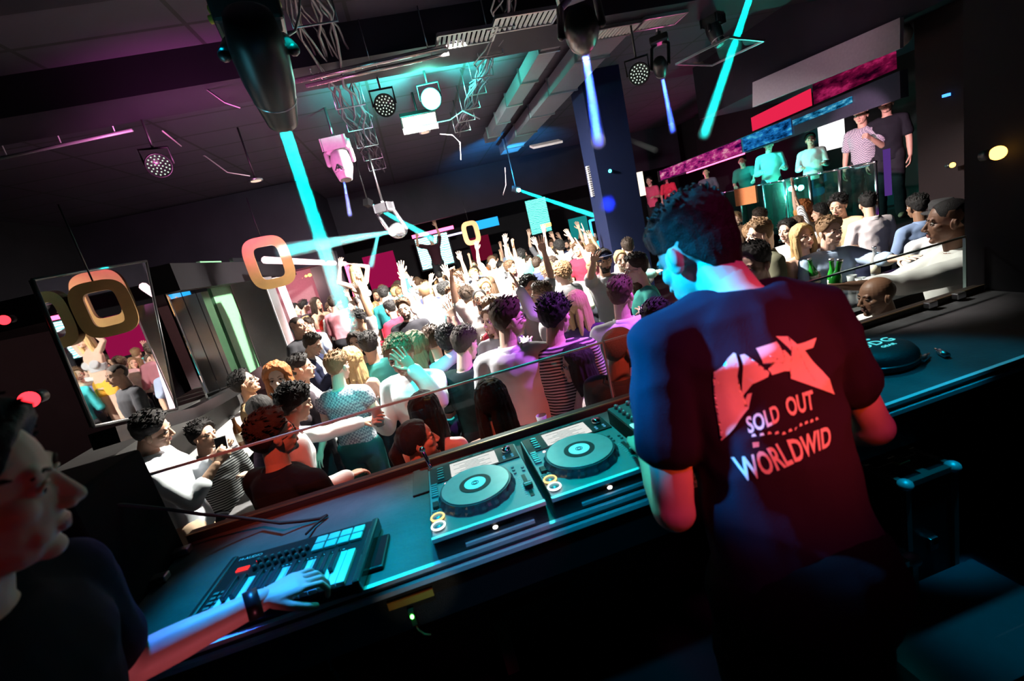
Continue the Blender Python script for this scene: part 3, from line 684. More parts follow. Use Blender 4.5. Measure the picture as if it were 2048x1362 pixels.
# under the balcony
LBAR = mat_emit('lit_bar_front', (1,.84,.62), 1.5)
bo = empty('bar_counter', (6.0,5.6,0), 'white lit back bar with bottles right of the man in the pale shirt', 'bar')
bx('front', (0,0,.55), (.35,1.8,1.1), DARK, bo); bx('lit_panel', (-.19,0,1.22), (.03,1.5,.24), LBAR, bo); bx('worktop', (0,0,1.08), (.45,1.9,.05), BLACKPL, bo)
BOT = [mat('bottle_green', (.02,.3,.03), .08, trans=.3), mat('bottle_brown', (.12,.04,.01), .1), mat('bottle_clear', (.6,.62,.62), .06, trans=.4)]
def bottle(loc, m, lab, group=None, s=1., tilt=None, label_col=(.7,.65,.5), cap_m=None):
    o = empty('bottle', loc, lab, 'bottle', group); b = bmesh.new()
    loft(b, [ring(V((0,0,z*s)), Matrix.Identity(3), r*s, r*s, 16) for z, r in ((0,.028),(.004,.031),(.13,.031),(.155,.026),(.185,.014),(.225,.0125),(.228,.015),(.238,.0145))])
    obj('body', b, m, o, True); b = bmesh.new(); cyl(b, (0,0,.04*s), (0,0,.11*s), .0318*s, n=20); obj('paper_label', b, mat('bottle_label', label_col, .7), o)
    b = bmesh.new(); cyl(b, (0,0,.236*s), (0,0,.25*s), .0155*s, n=14); obj('bottle_cap', b, METAL, o)
    if tilt: o.rotation_euler = tilt
    return o
BL = ['clear bottle on the back bar, %s in the row' % w for w in ('nearest the black pillar','second from the pillar','third from the pillar','fourth from the pillar','fifth from the pillar','sixth from the pillar','seventh from the pillar','eighth from the pillar','farthest from the pillar')]
for k in range(9): bottle((5.83,4.95+k*.14,1.105), BOT[2], BL[k], 'bottles on the back bar', .95)
tb = empty('bar_table', (3.55,2.86,0), 'long black glossy bar table with glasses on the right', 'table')
bx('tabletop', (0,0,1.15), (1.5,.54,.06), mat('black_gloss', (.03,.03,.032), .18), tb, bev=.01); bx('edge_trim', (0,-.275,1.15), (1.5,.01,.03), ALU, tb); bx('plinth', (0,0,.56), (1.2,.3,1.12), DARK, tb)
def tumbler(loc, lab, h=.13, r=.035, group='glasses on the bar table', liquid=None):
    o = empty('drinking_glass', loc, lab, 'glass', group); b = bmesh.new()
    loft(b, [ring(V((0,0,z)), Matrix.Identity(3), q, q, 18) for z, q in ((0,r*.8),(h,r),(h,r*.92),(.012,r*.72))]); obj('bowl', b, mat('drinking_glass', (.75,.8,.8), .06, trans=.6), o, True)
    if liquid: b = bmesh.new(); cyl(b, (0,0,.014), (0,0,h*.6), r*.74, r*.84, 16); obj('drink', b, mat('drink_%d' % int(liquid[0]*99), liquid, .2), o)
    return o
tumbler((3.089, 2.699, 1.18), 'tall clear glass on the bar table behind the bald man'); tumbler((3.244, 2.966, 1.18), 'clear glass on the bar table beside the green bottle', .1)
tumbler((3.22, 2.874, 1.18), 'small clear glass on the bar table, middle of the row', .09)
bottle((3.021, 2.922, 1.18), BOT[0], 'dark green bottle standing at the left end of the bar table', s=1.15)
bottle((3.54, 3.026, 1.18), BOT[2], 'clear water bottle on the bar table in front of the man in the blue shirt', s=1.05)
ps = empty('ashtray', (3.508, 2.84, 1.18), 'small brass ashtray lying on the bar table', 'ashtray'); obj('dish', BM(cyl, (0,0,0), (0,0,.02), .05, .06), GOLD, ps)
# ---------------------------------------------------------------- DJ desk
DZ = 1.4
dk = empty('desk', (.78,1.42,.4), 'long black DJ desk with aluminium front rails across the booth', 'desk')
def onk(n, c, s, m, par=None, b=0., R=None): return bx(n, V(c)-V((.78,1.42,.4)), s, m, par or dk, bev=b, R=R)
onk('worktop', (.78,1.42,DZ-.02), (3.72,.60,.04), BOARD)
onk('front_rail', (.78,1.117,DZ-.004), (3.72,.014,.012), ALU); onk('front_rail', (.78,1.112,DZ-.034), (3.72,.014,.014), ALU)
onk('front_board', (.78,1.135,1.29), (3.7,.02,.13), CASEM); onk('back_board', (.78,1.7,.87), (3.7,.03,.94), CASEM)
onk('back_lip', (.78,1.735,DZ+.002), (3.72,.05,.05), mat('lip_wood', (.03,.022,.018), .4), b=.006); onk('lip_trim', (.78,1.712,DZ+.029), (3.72,.006,.005), mat('brass_trim', (.5,.35,.2), .3, .9))
onk('side_panel', (-1.07,1.42,.88), (.03,.58,.94), CASEM); onk('side_panel', (2.62,1.42,.88), (.03,.58,.94), CASEM)
for x, y in ((-1.07,1.5),(-1.065,1.64)):
    h = onk('hinge', (x,y,DZ+.012), (.06,.035,.022), METAL, b=.004)
for x in (2.28, 2.45):
    onk('hinge', (x,1.69,DZ+.025), (.05,.03,.03), METAL, b=.004)
tape = tag(bx('tape_strip', (-0.263, 1.12, 1.32), (.125,.006,.024), mat('orange_tape', (.75,.28,.03), .6), R=Matrix.Rotation(rad(1), 3, 'Y')), 'orange tape strip stuck on the front board of the desk', 'tape')
p0 = V((-0.272, 1.115, 1.288))
gl = empty('adapter', p0, 'small adapter with a green light hanging below the orange tape', 'adapter'); bx('housing', (0,0,-.02), (.016,.014,.05), mat('smoke_plastic', (.03,.08,.03), .2), gl, bev=.003)
obj('indicator', BM(ell, (0,-.008,-.012), (.005,.004,.007)), mat_emit('led_green', (.1,1,.1), 12), gl); obj('cable', BM(tube, [(0,0,-.045),(.003,0,-.065),(.014,0,-.085),(.03,0,-.095)], .0028, 6), mat('cable_yellow', (.35,.3,.08), .4), gl)
bch = empty('bead_chain', (-0.604, 1.3, 1.134), 'clear bead chain dangling below the desk edge', 'bead chain'); bd = bmesh.new()
for k in range(14): ell(bd, (.004*math.sin(k*1.9)+k*.0015, .003*math.cos(k*2.3), -k*.016), (.007,.007,.0075), n=10, m=6)
obj('beads', bd, mat('crystal', (.7,.68,.7), .05, trans=.5), bch); obj('thread', BM(tube, [(0,0,.08),(0,0,0),(.02,0,-.22)], .0012, 5), BLACKPL, bch)
fb = bmesh.new(); box(fb, (0,0,0), (.34,.05,.02)); box(fb, (-.14,0,-.14), (.05,.05,.28))
tag(obj('bracket', fb, mat('brown_board', (.16,.09,.04), .8), loc=(0.069, 1.55, 0.789)), 'brown L shaped bracket in the dark under the desk', 'bracket')
tag(obj('cloth_heap', BM(ell, (0,0,0), (.16,.1,.09)), mat('red_lit_cloth', (.45,.03,.02), .9, bump=.8, bscale=30), loc=(-0.601, 1.45, 0.855)), 'red lit cloth heap under the desk', 'cloth')  # red light on the cloth is put into its colour
# glass screen on the back of the desk
for nm, x0, x1, lab in (('a',-1.19,.664,'left glass pane standing along the back of the desk'),('b',.674,2.62,'right glass pane standing along the back of the desk behind the performer')):
    o = empty('glass_screen', ((x0+x1)/2,1.78,1.0), lab, 'glass screen', 'desk glass screens'); w = x1-x0
    bx('pane', (0,0,.335), (w,.01,.67), GLASS, o); bx('top_edge', (0,0,.675), (w,.012,.008), mat('glass_edge', (.30,.40,.38), .15), o); bx('end_edge', (w/2,0,.335), (.006,.014,.67), mat('glass_edge', ), o)
bx_ = empty('loudspeaker', (-1.36,1.5,.4), 'black loudspeaker cabinet at the left end of the desk', 'loudspeaker')
bx('cabinet', (0,.03,.7), (.55,.34,1.4), mat('speaker_paint', (.005,.005,.005), .95, bump=.2, spec=.1), bx_, bev=.01); obj('woofer', BM(cyl, (0,.205,1.05), (0,.215,1.05), .18), RUBBER, bx_); bx('grille_frame', (0,.205,.7), (.5,.01,1.3), RUBBER, bx_)

# ---------------------------------------------------------------- media players
SCREENW = screen_mat('deck_display', (.55,.55,.52), (.85,.86,.83), 90, 1.15, .5, 'Y')
RINGS = [mat_emit('ring_amber', (1,.65,.2), 2.2), mat_emit('ring_white', (.8,1,.95), 2.2)]
GUN = mat('gunmetal', (.2,.21,.23), .35, .6); BTN = mat('button_grey', (.06,.062,.066), .4)
def deck(x, lab):
    o = empty('media_player', (x,1.125,DZ), lab, 'media player', 'media players on the desk'); T = .07
    bx('body', (0,.2,T/2), (.326,.4,T), CASEM, o, bev=.004); bx('top_plate', (0,.2,T+.001), (.32,.394,.004), DECKTOP, o)
    bx('front_edge', (0,-.004,T-.003), (.326,.012,.012), ALU, o); bx('front_bar', (.02,-.005,.022), (.2,.008,.009), ALU, o)
    hd_ = bx('slot', (.01,-.004,.046), (.11,.006,.005), CHROME, o); obj('slot_highlight', BM(ell, (.01,-.008,.046), (.007,.004,.005)), mat_emit('slot_glint', (1,.95,.9), 5), hd_)  # glint on the slot put in as a small glowing dot
    bx('display_surround', (.0,.338,T+.004), (.31,.11,.008), BLACKPL, o); d = bx('display', (.0,.336,T+.009), (.165,.09,.003), SCREENW, o)
    ln = bmesh.new(); [box(ln, (-.005,.30+k*.0105,T+.0108), (.13-.04*(k % 3),.002,.0004)) for k in range(7)]; obj('display_text', ln, mat('ink', (.12,.12,.12), .6), d)
    for k in range(5): bx('menu_button', (-.118,.30+k*.018,T+.01), (.022,.008,.006), GUN, o, bev=.0015)
    for k in range(4): bx('top_button', (-.07+k*.045,.398,T+.006), (.03,.006,.006), GUN, o)
    kb = obj('select_knob', BM(cyl, (.122,.345,T+.004), (.122,.345,T+.024), .017,.015), CHROME, o, True); obj('knob_ring', BM(cyl, (.122,.345,T+.003), (.122,.345,T+.009), .023), BLACKPL, kb)
    for k in range(4): obj('small_button', BM(cyl, (.105+(k % 2)*.03,.30+(k//2)*.014,T), (.105+(k % 2)*.03,.30+(k//2)*.014,T+.01), .0045), mat_emit('btn_blue', (.1,.5,.8), .6), o)
    J = V((-.012,.155,T)); jb = bmesh.new(); n = 72; pr = ((.0,.122),(.012,.122),(.02,.116),(.03,.112))
    vs = [[jb.verts.new(J+V((math.cos(2*math.pi*i/n)*(r-(.006 if i % 4 < 2 and z < .021 and z > 0 else 0)), math.sin(2*math.pi*i/n)*(r-(.006 if i % 4 < 2 and z < .021 and z > 0 else 0)), z))) for i in range(n)] for z, r in pr]
    for a, b in zip(vs, vs[1:]):
        for i in range(n): jb.faces.new((a[i], a[(i+1) % n], b[(i+1) % n], b[i]))
    jb.faces.new(vs[-1]); jw = obj('jog_wheel', jb, mat('jog_rim', (.05,.055,.065), .22), o)
    obj('platter', BM(cyl, J+V((0,0,.03)), J+V((0,0,.033)), .106, n=64), mat('platter_metal', (.5,.54,.55), .3, .75), jw)
    obj('platter_ring', BM(cyl, J+V((0,0,.0325)), J+V((0,0,.0345)), .05, n=48), BLACKPL, jw); obj('center_display', BM(cyl, J+V((0,0,.034)), J+V((0,0,.0352)), .034, n=40), mat('display_white', (.85,.85,.86), .3), jw)
    em_ = bmesh.new()
    for rr in (.006,.011): tube(em_, [J+V((math.cos(a)*rr, math.sin(a)*rr, .0355)) for a in [2*math.pi*i/20 for i in range(21)]], .0012, 5)
    obj('center_mark', em_, BLACKPL, jw)
    for k, y in enumerate((.078,.034)):
        c = V((-.14,y,T)); q = obj('play_button' if k else 'cue_button', BM(cyl, c, c+V((0,0,.012)), .0165), DECKTOP, o, True)
        rg = bmesh.new(); tube(rg, [c+V((math.cos(a)*.0185, math.sin(a)*.0185, .011)) for a in [2*math.pi*i/24 for i in range(25)]], .0028, 6); obj('light_ring', rg, RINGS[k], q)
    for k in range(6): bx('cue_pad', (-.143,.205+k*.014,T+.006), (.022,.009,.008), GUN, o, bev=.0015)
    bx('lever', (-.143,.145,T+.008), (.018,.03,.014), BLACKPL, o, bev=.002)
    for k in range(4): bx('search_button', (-.15+(k % 2)*.018,.108+(k//2)*.012,T+.005), (.013,.007,.006), GUN, o)
    bx('fader_slot', (.138,.10,T+.003), (.012,.13,.004), BLACKPL, o); fd = bx('pitch_fader', (.138,.085,T+.012), (.026,.022,.016), BLACKPL, o, bev=.003); bx('fader_line', (.138,.085,T+.0205), (.024,.003,.001), WHITEPL, fd)
    for k in range(5): obj('tempo_button', BM(cyl, (.118+(k % 2)*.03,.19+(k//2)*.02,T), (.118+(k % 2)*.03,.19+(k//2)*.02,T+.008), .005), GUN, o)
    tk = bmesh.new(); [box(tk, (.122,.045+k*.0115,T+.0035), (.008,.0012,.0006)) for k in range(11)]; obj('tempo_scale', tk, WHITEPL, o)
    for k in range(2): obj('indicator', BM(ell, (-.105+k*.016,.268,T+.003), (.005,.005,.003)), mat_emit('deck_led', (1,.5,.5), 4), o)
    return o
deck(.0, 'left media player with a jog wheel and bright display, nearest the keyboard'); deck(.345, 'middle media player with a jog wheel, beside the mixer at the performer')
# mixer
mo = empty('mixer', (.70,1.125,DZ), 'black DJ mixer with knobs and teal lit pads partly behind the performer', 'mixer'); T = .09
bx('body', (0,.2,T/2), (.33,.4,T), CASEM, mo, bev=.004); bx('top_plate', (0,.2,T+.001), (.324,.394,.004), mat('mixer_plate', (.10,.105,.11), .4, .4), mo); bx('front_edge', (0,-.004,T-.003), (.33,.012,.012), ALU, mo)
for c_ in range(6):
    for r_ in range(6):
        p = V((-.135+c_*.048,.375-r_*.033,T)); kn_ = obj('knob', BM(cyl, p, p+V((0,0,.018)), .0095,.008,12), GUN, mo, True); bx('pointer', p+V((0,.004,.0185)), (.002,.008,.001), WHITEPL, kn_)
for c_ in range(4):
    x = -.105+c_*.052; bx('fader_slot', (x,.105,T+.003), (.006,.09,.003), BLACKPL, mo); bx('channel_fader', (x,.08+.015*c_,T+.012), (.018,.011,.016), GUN, mo, bev=.002)
for k in range(12): bx('lit_pad', (-.155+(k % 3)*.0125,.16+(k//3)*.017,T+.006), (.010,.012,.005), mat_emit('pad_teal', (.2,.9,.85), 1.6), mo)
bx('crossfader', (0,.02,T+.012), (.011,.018,.016), GUN, mo)

# ---------------------------------------------------------------- keyboard controller
KO = V((-.585,1.265,DZ)); kyaw = rad(-6)
ko = empty('keyboard_controller', KO, 'small black keyboard controller with white keys and lit pads on the left of the desk', 'keyboard', rot=(0,0,kyaw))
bx('body', (0,.0,.02), (.46,.285,.036), mat('keyboard_black', (.012,.012,.014), .3), ko, bev=.008); bx('end_cheek', (.225,0,.022), (.022,.285,.042), mat('end_gloss', (.05,.055,.055), .15, .3), ko, bev=.007); bx('end_cheek', (-.225,0,.022), (.022,.285,.042), BLACKPL, ko, bev=.007)
WK = mat('white_key', (.82,.83,.84), .25)
for k in range(15):
    bx('white_key', (-.155+k*.0243,-.07,.041), (.0228,.135,.016), WK, ko, bev=.002)
for k in range(14):
    if k % 7 not in (2, 6): bx('black_key', (-.143+k*.0243,-.045,.056), (.0125,.083,.016), BLACKPL, ko, bev=.002)
PADM = mat('drum_pad', (.55,.6,.62), .45)
for k in range(8): bx('drum_pad', (.065+(k % 4)*.039,.062+(k//4)*.036,.042), (.035,.032,.010), PADM, ko, bev=.003)
for k in range(16): obj('control_knob', BM(cyl, (-.12+(k % 8)*.021,.045+(k//8)*.03,.036), (-.12+(k % 8)*.021,.045+(k//8)*.03,.052), .0068,.0055,12), BTN, ko, True)
for k in range(10): bx('small_button', (-.195+(k % 2)*.022,-.10+(k//2)*.018,.040), (.016,.009,.005), mat('button_teal', (.12,.22,.22), .4), ko, bev=.001)
bx('red_display', (-.165,.062,.0395), (.036,.016,.003), mat_emit('led_digits', (1,.03,.03), 1.6), ko); obj('indicator', BM(ell, (-.13,.085,.04), (.004,.004,.002)), LED_RED, ko)
me = text_mesh('M-AUDIO', .017, .0004); me.materials.append(mat('print_white', (.7,.7,.7), .6)); lt = link(bpy.data.objects.new('lettering', me)); lt.parent = ko; lt.location = (-.165,.115,.039)
sb = bmesh.new(); [box(sb, (-.1+k*.012,.022,.0385), (.006,.003,.0008)) for k in range(22)]; obj('printed_scale', sb, WHITEPL, ko)
pho = empty('tablet_phone', (-0.352, 1.247, 1.4), 'black phone lying on the desk beside the keyboard', 'phone', rot=(0,0,rad(-4)))
bx('case', (0,0,.007), (.082,.15,.013), CASEM, pho, bev=.004); bx('display', (0,0,.0142), (.074,.136,.001), mat('phone_glass', (.012,.013,.015), .06), pho)
pl = empty('plug', (-0.394, 1.238, 1.41), 'small metal plug beside the keyboard end', 'plug', rot=(0,0,rad(-5))); bx('connector', (0,.02,.012), (.014,.03,.012), ALU, pl, bev=.002); bx('grip', (0,-.015,.012), (.02,.045,.018), BLACKPL, pl, bev=.003)
tag(obj('cable', BM(tube, [(-0.543, 1.565, 1.41), (-0.567, 1.557, 1.41), (-0.634, 1.563, 1.42), (-0.694, 1.558, 1.44), (-0.786, 1.633, 1.438), (-0.858, 1.633, 1.478), (-0.949, 1.619, 1.534), (-1.019, 1.584, 1.603), (-1.081, 1.527, 1.676), (-1.128, 1.427, 1.751)], .006, 8), RUBBER), 'black cable looping over the left end of the desk', 'cable')
tag(obj('cable', BM(tube, [(-0.543, 1.565, 1.41), (-0.577, 1.523, 1.41), (-0.591, 1.463, 1.42)], .004, 8), RUBBER), 'thin black cable plugged into the back of the keyboard', 'cable')
tag(bx('mouse_pad', V((-0.206, 1.604, 1.405)), (.06,.19,.006), mat('pad_cloth', (.05,.05,.052), .9), bev=.002), 'flat black pad lying left of the first media player', 'pad')
jk = empty('jack_plug', (-0.163, 1.678, 1.41), 'silver jack plug standing at the back corner of the left media player', 'plug'); obj('shaft', BM(cap, (0,0,.0), .008, (-.015,.03,.06), .008), CHROME, jk); obj('tip', BM(ell, (-.016,.033,.068), (.013,.013,.013)), CHROME, jk)
# headphone case with logo, plugs on the right of the desk
hc_ = empty('headphone_case', (1.589, 1.376, 1.4), 'round black headphone case with teal lit lettering right of the performer', 'case', rot=(0,0,rad(-3)))
b = bmesh.new(); loft(b, [ring(V((0,0,z)), Matrix.Identity(3), r*1.12, r, 32) for z, r in ((0,.11),(.012,.125),(.05,.122),(.07,.108),(.078,.08))]); obj('shell', b, mat('case_fabric', (.02,.022,.024), .5, bump=.3), hc_, True)
zp = bmesh.new(); tube(zp, [V((math.cos(a)*.138, math.sin(a)*.124, .03)) for a in [2*math.pi*i/32 for i in range(33)]], .003, 5); obj('zip', zp, METAL, hc_)
for s, z, y in (('UDG', .062, .0),('GEAR', .022, -.048)):
    me = text_mesh(s, z, .0006, spacing=1.1); me.materials.append(mat_emit('logo_teal_lit', (.1,.75,.8), 1.2)); l_ = link(bpy.data.objects.new('lettering', me)); l_.parent = hc_; l_.location = (.02,y+.012,.0795)  # teal light on the printed letters and emblem put in as emission
wv = bmesh.new()
for q in range(3): tube(wv, [V((-.045+.012*i, .055+.006*math.sin(i*1.3+q*.7)+q*.006, .0795)) for i in range(8)], .0015, 5)
obj('emblem', wv, mat_emit('logo_teal_lit', (.1,.75,.8), 1.2), hc_)
for k, (x, y) in enumerate(((1848,722),(1880,712))):
    q = empty('jack_plug', [(1.702, 1.288, 1.4), (1.776, 1.28, 1.4)][k], ['metal jack plug lying beside the round headphone case','metal jack plug farther right of the headphone case'][k], 'plug', rot=(0,0,rad(20+k*40)))
    obj('barrel', BM(cyl, (-.03,0,.012), (.02,0,.012), .011), METAL, q, True); obj('tip', BM(cyl, (.02,0,.012), (.05,0,.012), .005), CHROME, q, True)
# flight cases on the booth floor
def flight_case(c, s, lab, yw=0):
    o = empty('flight_case', c, lab, 'flight case', 'flight cases beside the performer', rot=(0,0,rad(yw))); x, y, z = s
    bx('box', (0,0,z/2), s, CASEM, o); e = bmesh.new()
    for a in (-1, 1):
        for b in (-1, 1):
            box(e, (a*x/2,b*y/2,z/2), (.02,.02,z)); box(e, (0,a*y/2,z/2+b*z/2), (x,.02,.02)); box(e, (a*x/2,0,z/2+b*z/2), (.02,y,.02))
    obj('edge_trim', e, mat('case_trim', (.5,.47,.42), .35, .9), o)
    for a in (-1, 1):
        for b in (-1, 1): obj('corner_cap', BM(ell, (a*x/2,b*y/2,z), (.024,.024,.02), n=12, m=8), ALU, o)
    bx('lid_strip', (0,0,z+.004), (.03,y,.008), mat('case_trim', ), o)
    l = bx('latch', (0,-y/2-.006,z*.62), (.035,.012,.05), METAL, o, bev=.003); bx('latch_tab', (0,-y/2-.014,z*.64), (.02,.006,.02), CHROME, l)
    l = bx('latch', (0,-y*.2,z+.009), (.05,.035,.01), mat('brass_latch', (.6,.42,.16), .3, .9), o, bev=.003)
    return o
flight_case((1.46,1.26,.4), (.2,.32,.7), 'black flight case with metal edges right of the performer, taller one')
flight_case((1.10,1.06,.4), (.15,.24,.6), 'lower black flight case with metal edges close behind the performer')
tag(bx('floor_plate', (1.821, 1.085, 0.6), (.5,.5,.02), mat('blue_plate', (.05,.09,.13), .4)), 'dark blue plate edge at the lower right of the booth', 'plate')
tag(bx('booth_step', (1.195, 0.82, 0.72), (.5,.3,.3), mat('step_carpet', (.04,.06,.08), .9)), 'dark carpeted step at the bottom right of the booth', 'step')

# ---------------------------------------------------------------- lamps on the ceiling
def moving_head(base, piv, tip, r, lab, body=BLACKPL, lens=None, back=.16, bs=.3):
    base, piv, tip = V(base), V(piv), V(tip); o = empty('moving_head_light', base, lab, 'stage light', 'moving head lights')
    d = (tip-piv).normalized(); side = d.cross(V((0,0,1))); side = side.normalized() if side.length > .1 else V((1,0,0)); R = frame_to(d); L = (tip-piv).length
    Ry = Matrix((side, V((0,0,1)).cross(side), V((0,0,1)))).transposed()
    bs_ = bx('base', (0,0,0), (bs,bs*.85,bs*.4), body, o, Ry, .02); bx('clamp', (0,0,bs*.3), (bs*.2,bs*.25,bs*.25), METAL, bs_)
    b = bmesh.new(); rs = [ring(piv-base+d*t, R, k*r, k*r, 28) for t, k in ((-back,.55),(-back*.9,.85),(-back*.4,1.0),(0,1.06),(L*.35,1.),(L*.7,.82),(L*.9,.7),(L*.985,.66),(L,.6))]
    loft(b, rs); h = obj('lamp_head', b, body, o, True)
    b = bmesh.new(); cyl(b, tip-base-d*.004, tip-base+d*.006, r*.52, n=24); obj('lens', b, lens or BLACKPL, h)
    g = bmesh.new()
    for t in (L*.45, L*.62): tube(g, [piv-base+d*t+R @ V((math.cos(a)*r*.96*(1-.22*(t/L)), math.sin(a)*r*.96*(1-.22*(t/L)), 0)) for a in [2*math.pi*i/28 for i in range(29)]], .006, 5)
    obj('ring_trim', g, METAL, h)
    top = V((0,0,-bs*.2)); obj('drop_pole', BM(tube, [V((0,0,bs*.2)), V((0,0,max(.05, CZ-base.z)))], .018, 8), METAL, o) if base.z < CZ-.1 else None
    for s in (-1, 1):
        y = bmesh.new(); e = piv-base+side*s*(r*1.25); m_ = V((e.x, e.y, (e.z+top.z)/2)); 
        for a, c in ((top+side*s*r*.6, top+side*s*r*1.25+V((0,0,-.03))), (top+side*s*r*1.25+V((0,0,-.03)), e)): cap(y, a, r*.26, c, r*.24, n=10)
        obj('yoke_arm', y, body, o, True)
    return o
def back_of(bm_, L): a, b = V(bm_[0]), V(bm_[1]); return a-(b-a).normalized()*L
TEALENS = mat_emit('lens_teal', (.3,1,1), 40); BLUELENS = mat_emit('lens_violet', (.55,.3,1), 30)
B1 = ((-0.431, 2.477, 2.961), (-0.74, 4.272, 1.745))
moving_head((-0.48, 2.777, 3.552), back_of(B1, .34), B1[0], .105, 'big black moving head light throwing the widest teal beam', lens=TEALENS, bs=.32)
yb = bmesh.new(); a, b_ = V((-0.676, 2.888, 3.674)), V((-0.305, 2.828, 3.674)); tube(yb, [a, b_], .025, 10); a2, b2 = V((-0.674, 2.819, 3.599)), V((-0.311, 2.76, 3.599)); tube(yb, [a2, b2], .02, 10)
tag(obj('pipe_rail', yb, mat('yellow_pipe', (.45,.38,.06), .35, .5)), 'pair of dull yellow pipes carrying the big moving head light', 'pipe')
B2 = ((1.204, 2.611, 3.104), (1.911, 4.202, 2.834))
moving_head((1.294, 2.786, 3.472), back_of(B2, .16), B2[0], .085, 'grey black moving head light with a violet lens at the top centre', body=mat('dark_grey_shell', (.06,.055,.045), .3), lens=BLUELENS, back=.12, bs=.24)
moving_head((-0.608, 6.716, 3.882), (-0.601, 6.66, 3.644), (-0.606, 6.607, 3.409), .13, 'white moving head light with a dark letter mark left of the green lamp', body=mat('white_shell', (.85,.82,.78), .35), back=.14)
me = text_mesh('A', .14, .003); me.materials.append(BLACKPL); l_ = link(bpy.data.objects.new('lettering', me)); l_.location = V((-0.645, 6.48, 3.555)); l_.rotation_euler = (rad(60),0,rad(5)); wm = [o for o in COL.objects if o.get('label', '').startswith('white moving head')][0]; l_.parent = wm; l_.location = l_.location-wm.location
B3 = ((-0.254, 8.055, 2.726), (-1.472, 5.738, 2.641))
moving_head((-0.286, 8.263, 3.156), back_of(B3, .2), B3[0], .13, 'silver moving head light throwing a teal beam to the left', body=mat('chrome_shell', (.5,.5,.55), .15, .9), lens=TEALENS, back=.14, bs=.25)
B5 = ((3.644, 4.153, 3.83), (4.503, 6.304, 2.943))
B5o = moving_head((3.772, 4.191, 4.083), back_of(B5, .18), B5[0], .07, 'black moving head light above the top right edge throwing a teal beam', lens=TEALENS, back=.1, bs=.2)
B8 = ((3.521, 5.585, 3.647), (4.334, 6.796, 3.158))
moving_head((3.605, 5.671, 4.08), back_of(B8, .2), B8[0], .08, 'black moving head light with a thin blue beam next to the right LED can', lens=BLUELENS, back=.12, bs=.22)
moving_head((3.998, 5.179, 4.022), (3.98, 5.154, 3.897), (4.003, 5.111, 3.728), .08, 'unlit dark moving head light in the upper right ceiling', back=.12, bs=.2)
moving_head((1.86, 6.068, 5.042), (1.727, 8.385, 3.737), (1.665, 8.218, 3.416), .1, 'small silver moving head light above the far screens', body=mat('chrome_shell', ), back=.1, bs=.2) if False else None
def beam_source(bm_, lab):
    p = V(bm_[0]); d = (V(bm_[1])-p).normalized()
    o = empty('beam_light', p, lab, 'stage light', 'small beam lights'); bx('housing', -d*.12, (.11,.11,.13), BLACKPL, o, frame_to(d), .01); obj('lens', BM(ell, -d*.03, (.04,.04,.03), frame_to(d)), TEALENS, o); obj('drop_pole', BM(tube, [-d*.12, -d*.12+V((0,0,max(.2, CZ-p.z)))], .012, 6), BLACKPL, o)
B4 = ((-0.512, 9.172, 3.341), (0.555, 10.881, 2.483)); B6 = ((3.483, 7.432, 3.522), (5.145, 8.739, 3.141)); B7 = ((2.604, 10.176, 3.101), (3.695, 8.743, 2.147))
beam_source(B4, 'small beam light left of the silver moving head, teal beam down to the right'); beam_source(B6, 'small beam light by the dark blue column throwing a teal beam right'); beam_source(B7, 'small far beam light with a thin teal beam toward the dark blue column')
def par_can(p, d, r, lab, lit=None, dots=31):
    p = V(p); d = V(d).normalized(); R = frame_to(d); o = empty('par_can', p, lab, 'stage light', 'LED par cans')
    b = bmesh.new(); loft(b, [ring(d*t, R, k*r, k*r, 28) for t, k in ((-.2,.5),(-.18,.85),(-.02,1.),(.02,1.05),(.02,.93),(.0,.92))]); c = obj('can', b, BLACKPL, o, True)
    if lit: b = bmesh.new(); ell(b, d*.01, (r*.95,r*.95,r*.25), R, 32, 12); obj('lens', b, lit, c)
    else:
        b = bmesh.new()
        for ringn, rr in ((1,0),(6,.28),(11,.55),(15,.8)):
            for k in range(ringn): a = 2*math.pi*k/ringn+ringn; ell(b, d*.012+R @ V((math.cos(a)*rr*r, math.sin(a)*rr*r, 0)), (r*.07,r*.07,r*.05), R, 8, 6)
        obj('led_lenses', b, mat_emit('led_dot', (.8,.95,.8), .9), c)
    side = d.cross(V((0,0,1))).normalized(); b = bmesh.new()
    tube(b, [side*r*1.1-d*.08, side*r*1.15-d*.08+V((0,0,r*1.5)), -side*r*1.15-d*.08+V((0,0,r*1.5)), -side*r*1.1-d*.08], .012, 6); tube(b, [-d*.08+V((0,0,r*1.5)), -d*.08+V((0,0,max(r*1.6, CZ-p.z)))], .012, 6); obj('bracket', b, BLACKPL, o); return o
def to_cam(p, dz=0): return (-p[0]*.8, -p[1], 2.2-p[2]+dz)
for p, r, lab in (((-2.097, 5.126, 3.611), .105, 'round LED par can with pale dots on the left ceiling'), ((0.118, 5.117, 3.757), .105, 'round LED par can with pale dots left of the green lamp'), ((2.79, 4.841, 3.517), .105, 'round LED par can with teal dots on the right ceiling')): par_can(p, to_cam(p), r, lab)
GP = (0.685, 5.907, 3.974)
par_can(GP, to_cam(GP), .115, 'glaring green round lamp in the middle of the ceiling', mat_emit('green_glare', (.35,1,.78), 60))
SP = V((0.552, 6.754, 3.952)); so = empty('strobe_light', SP, 'bright white strobe light bar under the green lamp', 'stage light', rot=look(SP, SP+V((.0,-1,-.9))))
